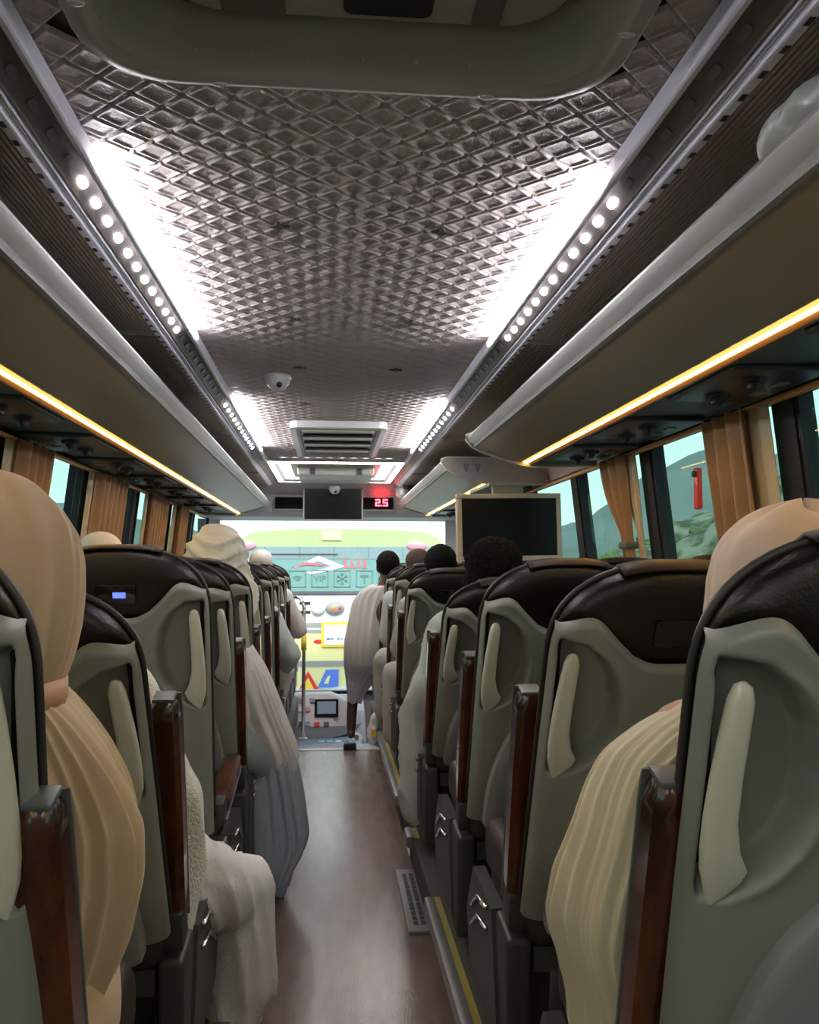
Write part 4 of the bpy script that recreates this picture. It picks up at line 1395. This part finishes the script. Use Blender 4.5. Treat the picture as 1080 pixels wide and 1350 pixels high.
me = drape([(.55, -.36, -.17, 3.26, 3.43), (.48, -.36, -.155, 3.25, 3.43), (.36, -.36, -.135, 3.25, 3.43), (.22, -.355, -.118, 3.25, 3.42), (.17, -.35, -.13, 3.25, 3.42), (.10, -.33, -.175, 3.25, 3.41), (.03, -.32, -.195, 3.26, 3.40)], 15, 0.014, 5, n=200, rows_n=40)
finish(me, 'cotton_bluegrey', 'skirt', p)

person(-0.55, 3.51, 'person with the whole head wrapped in a white quilted hood', joints(-0.55, 3.51, head=(-.515, 3.72, 1.245), neck=(-.535, 3.72, 1.08), shr=(-.44, 3.73, .98), elr=(-.44, 3.80, .78)),
       upper='cotton_hood', lower='cotton_white', hair=('hood', 'cotton_hood', 1.05))
person(-1.0, 3.51, "person in a white cap beside the driver's side window", joints(-1.01, 3.51, head=(-.985, 3.72, 1.235), shl=(-1.15, 3.73, .99), ell=(-1.15, 3.80, .80)), upper='cotton_white', lower='cotton_white',
       hair=('cap', 'cotton_white', 1.08), voxel=0.016)
person(-0.56, 4.82, "person in a pale blue robe, driver's side, elbow over the aisle", joints(-0.54, 4.82, head=(-.58, 5.05, 1.10), neck=(-.57, 5.04, .98), shr=(-.39, 5.05, .95), elr=(-.27, 5.10, .72), har=(-.31, 5.30, .62), knr=(-.33, 5.36, .60)),
       upper='cotton_paleblue', lower='cotton_white', skin='skin_dark', hair=('short', 'hair', 1.0), voxel=0.016)
person(-0.54, 6.18, "person in a white cap in the second row on the driver's side", joints(-0.54, 6.18, head=(-.535, 6.40, 1.225), elr=(-.27, 6.50, .76)), upper='cotton_white', lower='cotton_grey',
       hair=('cap', 'cotton_white', 1.0), voxel=0.016)

person(0.58, 3.17, 'person with bushy black curls and a pale blue robe beside the beige framed monitor',
       joints(0.58, 3.17, head=(.595, 3.40, 1.21), shl=(.42, 3.40, .99), ell=(.36, 3.46, .77), hal=(.42, 3.60, .68), knl=(.335, 3.62, .58), fol=(.335, 3.60, .20)),
       upper='cotton_paleblue', lower='cotton_paleblue', skin='skin_dark', hair=('afro', 'hair', 1.0),
       extra=[((.36, 3.46, .77), (.315, 3.55, .62), .075, .07), ((.315, 3.55, .62), (.315, 3.60, .24), .072, .065)], fold=0.013)
person(0.57, 4.57, 'dark haired person behind the seat next to the beige framed monitor', joints(0.57, 4.57, head=(.57, 4.82, 1.215), ell=(.36, 4.88, .78), knl=(.34, 5.06, .60), fol=(.345, 5.06, .2)), upper='cotton_grey', lower='cotton_grey',
       skin='skin_dark', hair=('short', 'hair', 1.14), voxel=0.014)
person(0.53, 5.35, 'person in a brown knitted cap on the door side', joints(0.53, 5.35, head=(.525, 5.60, 1.215), ell=(.34, 5.66, .78), knl=(.33, 5.86, .60), fol=(.335, 5.86, .2)), upper='cotton_paleblue', lower='cotton_grey',
       skin='skin_dark', hair=('cap', 'hair_brown', 1.0), voxel=0.014)
j = joints(0.42, 6.17, head=(.385, 6.42, 1.215), neck=(.365, 6.42, 1.08), chest=(.36, 6.43, .90), hip=(.45, 6.45, .63), shl=(.24, 6.43, 1.02), shr=(.52, 6.42, 1.02), ell=(.165, 6.50, .80), hal=(.20, 6.66, .62),
           knl=(.155, 6.80, .52), fol=(.13, 6.78, -.05), knr=(.42, 6.72, .60))
p = person(0.42, 6.17, 'dark haired person in a grey white robe with one bare foot out in the aisle', j, skin='skin_dark', hair=('short', 'hair', 1.08), voxel=0.012)
me = drape([(1.09, .27, .46, 6.33, 6.50), (1.05, .175, .52, 6.33, 6.54), (.97, .135, .54, 6.33, 6.60), (.80, .10, .54, 6.33, 6.70), (.66, .075, .52, 6.35, 6.82), (.50, .07, .50, 6.42, 6.88), (.40, .085, .34, 6.58, 6.88),
            (.28, .10, .24, 6.66, 6.86), (.19, .108, .20, 6.70, 6.83)], 24, 0.014, 9, n=260, rows_n=50)
finish(me, 'cotton_white', 'robe', p)

# ------------------------------------------------------------------ loose things
m = MB()
m.ell((0.665, 1.17, 1.868), (0.065, 0.14, 0.040), 20, 14)
m.ell((0.70, 1.08, 1.865), (0.06, 0.10, 0.034), 20, 14)
me = blob(m, 0.009, 2)
displace(me, lambda co: 0.009 * np.sin(co[:, 0] * 60 + 3 * np.sin(co[:, 1] * 22)) * np.sin(co[:, 1] * 48 + co[:, 2] * 60))
me.materials.append(MATS['plastic_bag'])
tag(ob('plastic_bag', me, 'plastic_bag'), 'crumpled pale plastic bag lying on the luggage rack', 'bag')

m = MB()
m.ell((0.605, 7.60, 1.885), (0.075, 0.12, 0.075), 20, 14)
m.ell((0.60, 7.50, 1.868), (0.055, 0.09, 0.05), 20, 14)
me = blob(m, 0.011, 2)
displace(me, lambda co: 0.010 * np.sin(co[:, 0] * 55 + 3 * np.sin(co[:, 1] * 30)) * np.sin(co[:, 1] * 52 + co[:, 2] * 60))
me.materials.append(MATS['plastic_bag'])
tag(ob('plastic_bag', me, 'plastic_bag'), 'crumpled clear plastic bag on the rack end by the clock display', 'bag')

m = MB()
m.ell((-0.76, 3.95, 1.84), (0.13, 0.30, 0.075), 20, 14)
m.ell((-0.74, 3.75, 1.845), (0.11, 0.18, 0.07), 20, 14)
me = blob(m, 0.012, 4)
me.materials.append(MATS['seat_dark'])
bk = tag(ob('travel_bag', me, 'seat_dark'), "soft black travel bag lying on the driver's side rack", 'bag')
ob('strap', MB().tube([(-0.64, 3.70, 1.83), (-0.66, 3.72, 1.89), (-0.70, 3.85, 1.905), (-0.68, 4.0, 1.88)], 0.008, 6), 'black', bk, True)

m = MB()
m.ell((0.265, 6.05, 0.09), (0.045, 0.06, 0.09), 16, 12)
m.ell((0.27, 6.04, 0.17), (0.03, 0.04, 0.06), 12, 10)
me = blob(m, 0.009, 2)
displace(me, lambda co: 0.006 * np.sin(co[:, 0] * 90 + 3 * np.sin(co[:, 1] * 40)) * np.sin(co[:, 2] * 70))
me.materials.append(MATS['bus_white'])
bg = tag(ob('carrier_bag', me, 'bus_white'), 'small white carrier bag hanging at the end of the aisle', 'bag')
ob('print', MB().rbox((0.262, 5.985, 0.10), (0.03, 0.006, 0.05), 0.002), 'sign_yellow', bg)

bb = tag(ob('small_box', MB().rbox((0.10, 5.94, 0.022), (0.085, 0.05, 0.036), 0.006), 'black', smooth=True, sharp=40), 'small black box lying at the end of the aisle', 'box')
ob('lid', MB().rbox((0.10, 5.94, 0.043), (0.075, 0.042, 0.008), 0.003), 'seat_dark', bb)

hr = empty('handrail', (-0.236, 6.84, -0.10))
tag(hr, 'chrome handrail post with a yellow sleeve at the front of the aisle', 'handrail')
ob('post', MB().tube([(0, 0, 0), (0, 0, 1.02), (-0.03, 0.02, 1.08), (-0.10, 0.06, 1.10)], 0.014, 10), 'chrome', hr, True)
ob('sleeve', MB().tube([(0, 0, 0.68), (0, 0, 0.80)], 0.021, 10), 'sign_yellow', hr, True)
ob('base_flange', MB().tube([(0, 0, 0), (0, 0, 0.012)], 0.035, 12), 'alu', hr)

# dashboard
db = empty('dashboard', (0, 7.9, -0.67))
tag(db, 'grey driver console with dark screen, switches and blue grey lower shelf', 'dashboard')
ob('base', MB().prism([(-0.45, 0.0), (0.72, 0.0), (0.72, 0.66), (0.35, 0.70), (-0.05, 0.62), (-0.30, 0.50), (-0.45, 0.42)], 'x', -1.15, 0.28), 'dash', db, bevel=0.02)
ob('lower_shelf', MB().rbox((-0.12, -0.52, 0.415), (0.70, 0.36, 0.09), 0.02), 'dash_blue', db, True, sharp=40)
pod = MB()
rows = []
for x, y0, z0, z1 in ((-0.42, -0.42, 0.46, 0.80), (-0.30, -0.44, 0.46, 0.82), (-0.02, -0.44, 0.46, 0.82), (0.10, -0.40, 0.48, 0.76), (0.20, -0.28, 0.50, 0.66), (0.26, -0.16, 0.52, 0.60)):
    rows.append([(x, y0, z0), (x, y0 - 0.02, z0 + 0.10 * (z1 - z0) / 0.36), (x, y0 + 0.10, z1 - 0.03), (x, y0 + 0.16, z1), (x, y0 + 0.34, z1 - 0.02), (x, y0 + 0.36, z0)])
pd = ob('instrument_pod', pod.grid(rows, True, True), 'dash_light', db, True, sharp=35)
pitch = Matrix.Rotation(R(-26), 4, 'X')


def on_pod(name, x, z, w, h, mt, d=0.012):
    b_ = MB().rbox((0, 0, 0), (w, d, h), 0.003, 1)
    y = -0.463 + (z - 0.56) * 0.52
    b_.v = [tuple(pitch @ Vector(p) + Vector((x, y, z))) for p in b_.v]
    ob(name, b_, mt, pd)


on_pod('screen', -0.06, 0.70, 0.20, 0.15, 'screen', 0.03)
on_pod('screen_face', -0.06, 0.70, 0.16, 0.11, 'dash_blue', 0.034)
for i, (x, z, mt) in enumerate(((-0.27, 0.76, 'dash'), (-0.27, 0.69, 'bus_white'), (-0.22, 0.69, 'bus_pink'), (-0.27, 0.58, 'bus_slot'), (-0.22, 0.58, 'dash_blue'), (-0.14, 0.575, 'red'), (-0.06, 0.575, 'bus_slot'), (-0.18, 0.76, 'dash_blue'))):
    on_pod('switch', x, z, 0.045, 0.04, mt, 0.022)
for i, (x, mt) in enumerate(((-0.10, 'bus_cyan'), (-0.03, 'bus_cyan'), (0.04, 'bus_white'), (0.10, 'bus_bluegrey'))):
    ob('switch', MB().rbox((x, -0.60, 0.463), (0.05, 0.05, 0.012), 0.003, 1), mt, db)
kn = MB().tube([(0.19, -0.50, 0.46), (0.19, -0.54, 0.48)], [0.05, 0.045], 16)
ob('round_knob', kn, 'bus_white', db, True, sharp=40)
kn = MB().tube([(0.19, -0.541, 0.481), (0.19, -0.546, 0.484)], [0.02, 0.02], 12)
ob('knob_centre', kn, 'bus_slot', db)

# ------------------------------------------------------------------ the coach standing ahead
BY = 11.0
PX = BY / 1150.0


def bxz(px, py):
    return (-0.045 + (px - 434) * PX, 1.22 - (py - 748) * PX)


bus = empty('tour_bus', (0.0, BY, -1.30))
tag(bus, 'rear of the coach standing ahead, green top, teal window, cream tail', 'bus')
GZ = -1.30


def bus_box(name, px0, px1, py0, py1, mt, proud=0.02, parent=None, bevel=0.0):
    x0, z1 = bxz(px0, py0)
    x1, z0 = bxz(px1, py1)
    return ob(name, MB().box(x0, x1, -proud, 0.03, z0 - GZ, z1 - GZ), mt, parent or bus, bevel=bevel)


def bus_poly(name, pts, mt, proud, parent=None, thick=0.02):
    q_ = [bxz(*p) for p in pts]
    return ob(name, MB().prism([(x, z - GZ) for x, z in q_], 'y', -proud, -proud + thick), mt, parent or bus)


cap_pts = [(313, 730), (314, 721), (318, 713), (326, 706), (340, 701.5), (370, 699), (400, 698), (450, 697.5), (500, 698), (530, 699), (560, 701.5), (574, 706), (581, 713), (585, 721), (586, 730)]
body = [bxz(*p) for p in cap_pts]
body = [(x, z - GZ) for x, z in body] + [(bxz(586, 730)[0], 0.35), (bxz(313, 730)[0], 0.35)]
ob('body', MB().prism(body, 'y', 0.0, 9.0), 'bus_silver', bus)
bus_poly('roof_cap', cap_pts, 'bus_green', 0.03, thick=0.06)
bus_box('brake_lamp', 424, 450, 701, 713, 'bus_cream', 0.05, bevel=0.01)
bus_box('upper_band', 318, 581, 721, 737, 'bus_bluegrey', 0.045)
for k in range(5):
    bus_box('band_joint', 350 + k * 45, 351 + k * 45, 721.5, 736, 'bus_teal_dark', 0.047)
for px in (326, 549):
    xx, zz = bxz(px, 720)
    ob('marker_lamp', MB().ell((xx, -0.05, zz - GZ), (0.13, 0.03, 0.06), 16, 10), 'bus_pink', bus, True)
bus_box('wiper', 345, 445, 730, 731.2, 'bus_slot', 0.06)
rwn = bus_box('rear_window', 318, 581, 736, 780, 'bus_teal', 0.04)
bus_box('window_sill', 318, 581, 779, 783, 'bus_slot', 0.05)
sw = bus_poly('logo_swoosh', [(388, 749), (420, 733), (455, 747), (432, 753), (410, 757), (404, 755), (428, 750), (436, 746), (420, 740)], 'bus_white', 0.046, rwn, 0.006)
bus_poly('logo_red', [(386, 748), (404, 741), (428, 744), (426, 746), (404, 745)], 'bus_red', 0.050, rwn, 0.006)
for pts in ([(452, 736), (455, 735), (457, 746), (470, 747), (470, 749), (454, 749)], [(462, 738), (464, 737), (466, 745), (463, 745)], [(471, 735), (473, 735), (475, 748), (472, 749)], [(478, 738), (482, 737), (483, 749), (476, 750), (476, 748), (480, 747)]):
    bus_poly('lettering', pts, 'bus_red', 0.046, rwn, 0.006)
for i, px in enumerate((393, 422, 451, 480, 509)):
    x, z = bxz(px, 763)
    z -= GZ
    h = 0.105
    t = 0.010
    g = MB()
    for a in ((-h, h, h - t, h), (-h, h, -h, -h + t), (-h, -h + t, -h, h), (h - t, h, -h, h)):
        g.box(x + a[0], x + a[1], -0.046, -0.04, z + a[2], z + a[3])
    ob('icon_frame', g, 'bus_teal_dark', rwn)
    g = MB()
    if i == 0:
        for r_ in (0.02, 0.045, 0.07):
            n_ = 10
            arc = [(x + r_ * math.cos(R(45 + 90 * k / n_)), z - 0.04 + r_ * math.sin(R(45 + 90 * k / n_))) for k in range(n_ + 1)]
            arc2 = [(x + (r_ + .011) * math.cos(R(45 + 90 * k / n_)), z - 0.04 + (r_ + .011) * math.sin(R(45 + 90 * k / n_))) for k in range(n_ + 1)]
            g.prism(arc + arc2[::-1], 'y', -0.046, -0.04)
        ob('wifi_icon', g, 'bus_teal_dark', rwn)
    elif i == 1:
        me = text_mesh('VIP', 0.11, 0.003)
        me.transform(Matrix.Translation((x, -0.043, z)) @ Matrix.Rotation(R(90), 4, 'X'))
        me.materials.clear()
        me.materials.append(MATS['bus_teal_dark'])
        ob('vip_lettering', me, 'bus_teal_dark', rwn)
    elif i == 2:
        for k in range(3):
            a = R(60 * k + 30)
            dx, dz = math.cos(a), math.sin(a)
            pts = [(x + dx * l_ - dz * w_, z + dz * l_ + dx * w_) for l_, w_ in ((-.075, -.005), (.075, -.005), (.075, .005), (-.075, .005))]
            g.prism(pts, 'y', -0.046, -0.04)
            for sg in (-1, 1):
                for b_ in (-1, 1):
                    ex, ez = x + sg * dx * .045, z + sg * dz * .045
                    a2 = a + b_ * R(45) + (0 if sg > 0 else math.pi)
                    pts = [(ex + math.cos(a2) * l_ - math.sin(a2) * w_, ez + math.sin(a2) * l_ + math.cos(a2) * w_) for l_, w_ in ((0, -.004), (.03, -.004), (.03, .004), (0, .004))]
                    g.prism(pts, 'y', -0.046, -0.04)
        ob('snowflake_icon', g, 'bus_teal_dark', rwn)
    else:
        g.box(x - 0.05, x + 0.05, -0.046, -0.04, z + 0.02, z + 0.05)
        g.box(x - 0.006, x + 0.006, -0.046, -0.04, z - 0.06, z + 0.02)
        ob('icon', g, 'bus_teal_dark', rwn)
bus_box('engine_cover', 390, 510, 784, 834, 'bus_silver', 0.03)
for y0, y1 in ((793, 796.5), (804.5, 808)):
    bus_box('slot', 396, 410, y0, y1, 'black', 0.034)
for y0, y1 in ((820, 826), (829, 833.5)):
    bus_box('grey_bar', 398, 424, y0, y1, 'bus_grey', 0.034)
    bus_box('grey_bar', 462, 500, y0, y1, 'bus_grey', 0.034)
x, z = bxz(420, 801)
ob('white_lamp', MB().ell((x, -0.05, z - GZ), (0.085, 0.05, 0.08), 18, 12), 'bus_white', bus, True)
x, z = bxz(442, 801)
lmp = ob('lamp_cluster', MB().ell((x, -0.05, z - GZ), (0.115, 0.05, 0.075), 18, 12), 'bus_grey', bus, True)
ob('orange_lens', MB().ell((x - 0.02, -0.09, z - GZ), (0.032, 0.02, 0.030), 12, 8), 'orange', lmp, True)
ob('red_lens', MB().ell((x + 0.055, -0.08, z - GZ), (0.030, 0.02, 0.028), 12, 8), 'red', lmp, True)
bus_box('cream_panel', 390, 510, 834, 869, 'bus_cream', 0.032)
pf = bus_box('plate_frame', 424.5, 460.5, 819, 851.5, 'sign_yellow', 0.06, bevel=0.01)
bus_box('plate_face', 428, 457, 822.5, 848, 'bus_white', 0.066, pf)
for k, (a, b) in enumerate(((431, 436), (437, 440), (445, 448), (450, 452))):
    bus_box('plate_text', a, b, 839.5, 841.5, 'bus_teal_dark', 0.069, pf)
bus_poly('red_reflector', [(414, 844), (418, 841.5), (424, 842), (424, 846), (418, 846.5)], 'red', 0.045)
bus_box('grey_strip', 390, 510, 869, 876, 'bus_grey', 0.045)
bus_box('lower_cream_panel', 390, 510, 876, 902, 'bus_cream', 0.032)
bus_box('lower_white_panel', 390, 510, 902, 925, 'bus_white', 0.032)
tri = bus_poly('warning_triangle', [(407.5, 882), (427, 915), (420, 915), (408, 903), (396, 914), (392, 914)], 'red', 0.050)
bus_poly('yellow_chevron', [(408, 890), (420, 914), (413, 914), (408, 908), (402, 913), (394, 912)], 'sign_yellow', 0.056, tri, 0.01)
bus_poly('blue_letter', [(431, 880), (447, 880), (447, 901), (440, 903), (420, 903)], 'bus_blue', 0.046)
bus_poly('blue_letter_counter', [(433.5, 888), (436.5, 888), (434, 898.5), (428, 898)], 'bus_cream', 0.050)
bus_box('cyan_letter', 427, 434, 909, 912, 'bus_cyan', 0.046)
bus_box('cyan_letter', 435, 440, 906, 913, 'bus_cyan', 0.046)
bus_box('rear_bumper', 320, 580, 930, 968, 'bus_slot', 0.06)
for sx in (-0.75, 1.0):
    w_ = MB().tube([(sx - 0.16, 2.0, 0.5), (sx + 0.16, 2.0, 0.5)], 0.5, 24)
    ob('wheel', w_, 'black', bus, True, sharp=40)

# ------------------------------------------------------------------ outdoors
gr = MB().add([(-300, -100, -1.30), (300, -100, -1.30), (300, 400, -1.30), (-300, 400, -1.30)], [(0, 1, 2, 3)])
struct(ob('ground', gr, 'asphalt'), 'grey asphalt road outside the coach', 'ground')


def terrain(name, x0, x1, y0, y1, nx, ny, fn, mt, label):
    rows = []
    for i in range(ny + 1):
        y = y0 + (y1 - y0) * i / ny
        rows.append([(x, y, fn(x, y)) for x in (x0 + (x1 - x0) * k / nx for k in range(nx + 1))])
    return struct(ob(name, MB().grid(rows), mt, smooth=True), label, 'hill')


def nz(x, y, s_, o=0.0):
    return mnoise.fractal(Vector((x * s_, y * s_, o)), 1.0, 2.0, 5)


terrain('hillside', 17, 95, -30, 150, 60, 110, lambda x, y: -1.3 + 21.0 * sstep(16, 54, x + 4 * nz(x, y, 0.06)) * (0.75 + 0.35 * nz(x, y, 0.03, 5)) * (1 - 0.75 * sstep(62, 118, y)) + 1.3 * nz(x, y, 0.25, 2) * sstep(18, 24, x),
        'rock', 'rocky hillside with shrubs beyond the door side windows')
terrain('hillside', -120, -30, -30, 160, 50, 80, lambda x, y: -1.3 + 9.0 * sstep(30, 80, -x + 5 * nz(x, y, 0.06)) * (0.8 + 0.4 * nz(x, y, 0.03, 9)),
        'rock', "low hillside beyond the driver's side windows")
terrain('mountain', -260, 320, 180, 340, 90, 24, lambda x, y: -1.3 + 42 * sstep(180, 260, y) * (0.55 + 0.6 * nz(x, y, 0.011, 3)) * (0.28 + 0.72 * sstep(25, 95, abs(x - 8))) + 2 * nz(x, y, 0.06, 8), 'hazed_far_rock', 'hazy distant mountain ridge ahead of the coaches')
rl = MB().box(13.0, 13.4, -20, 70, -1.3, -0.1)
struct(ob('wall_roadside', rl, 'plaster'), 'low pale roadside wall on the door side', 'wall')

rnd = random.Random(5)
shr = []
for v_ in range(3):
    m = MB()
    for k in range(7):
        m.ell((rnd.uniform(-.7, .7), rnd.uniform(-.7, .7), rnd.uniform(.3, 1.1)), (rnd.uniform(.4, .7),) * 3, 12, 8)
    me = blob(m, 0.14, 1)
    rs = np.random.RandomState(v_)
    displace(me, lambda co: 0.22 * (rs.rand(len(co)) - 0.4))
    me.materials.append(MATS['leaf'])
    shr.append(me)
tr = MB().tube([(0, 0, -0.2), (0.05, 0, 0.6)], [0.10, 0.06], 6).mesh('stem')
tr.materials.append(MATS['trunk'])


def shrub(x, y, z, sc, label, group):
    r_ = empty('shrub', (x, y, z), rnd.random() * 6)
    r_.scale = (sc, sc, sc * rnd.uniform(.8, 1.3))
    tag(r_, label, 'shrub', group)
    for nm, me in (('foliage', shr[rnd.randrange(3)]), ('stem', tr)):
        o = bpy.data.objects.new(nm, me)
        COL.objects.link(o)
        o.parent = r_


def hz(x, y):
    return -1.3 + 21.0 * sstep(16, 54, x + 4 * nz(x, y, 0.06)) * (0.75 + 0.35 * nz(x, y, 0.03, 5)) * (1 - 0.75 * sstep(62, 118, y)) + 1.3 * nz(x, y, 0.25, 2) * sstep(18, 24, x)


used = []
for k in range(90):
    y = rnd.uniform(28, 105)
    x = y * rnd.uniform(.26, .62)
    x = min(max(x, 18), 50)
    if any((x - a) ** 2 + (y - b) ** 2 < 25 for a, b in used):
        continue
    used.append((x, y))
    shrub(x, y, hz(x, y) - 0.2, rnd.uniform(0.5, 1.3), 'green shrub on the rocky hillside beyond the door side windows', 'shrubs on the rocky hillside')
for k in range(30):
    y = rnd.uniform(14, 75)
    x = -y * rnd.uniform(.22, .42) - 4
    if any((x - a) ** 2 + (y - b) ** 2 < 30 for a, b in used):
        continue
    used.append((x, y))
    shrub(x, y, -1.3, rnd.uniform(0.9, 1.6), "leafy green bush beside the road on the driver's side", 'roadside bushes')
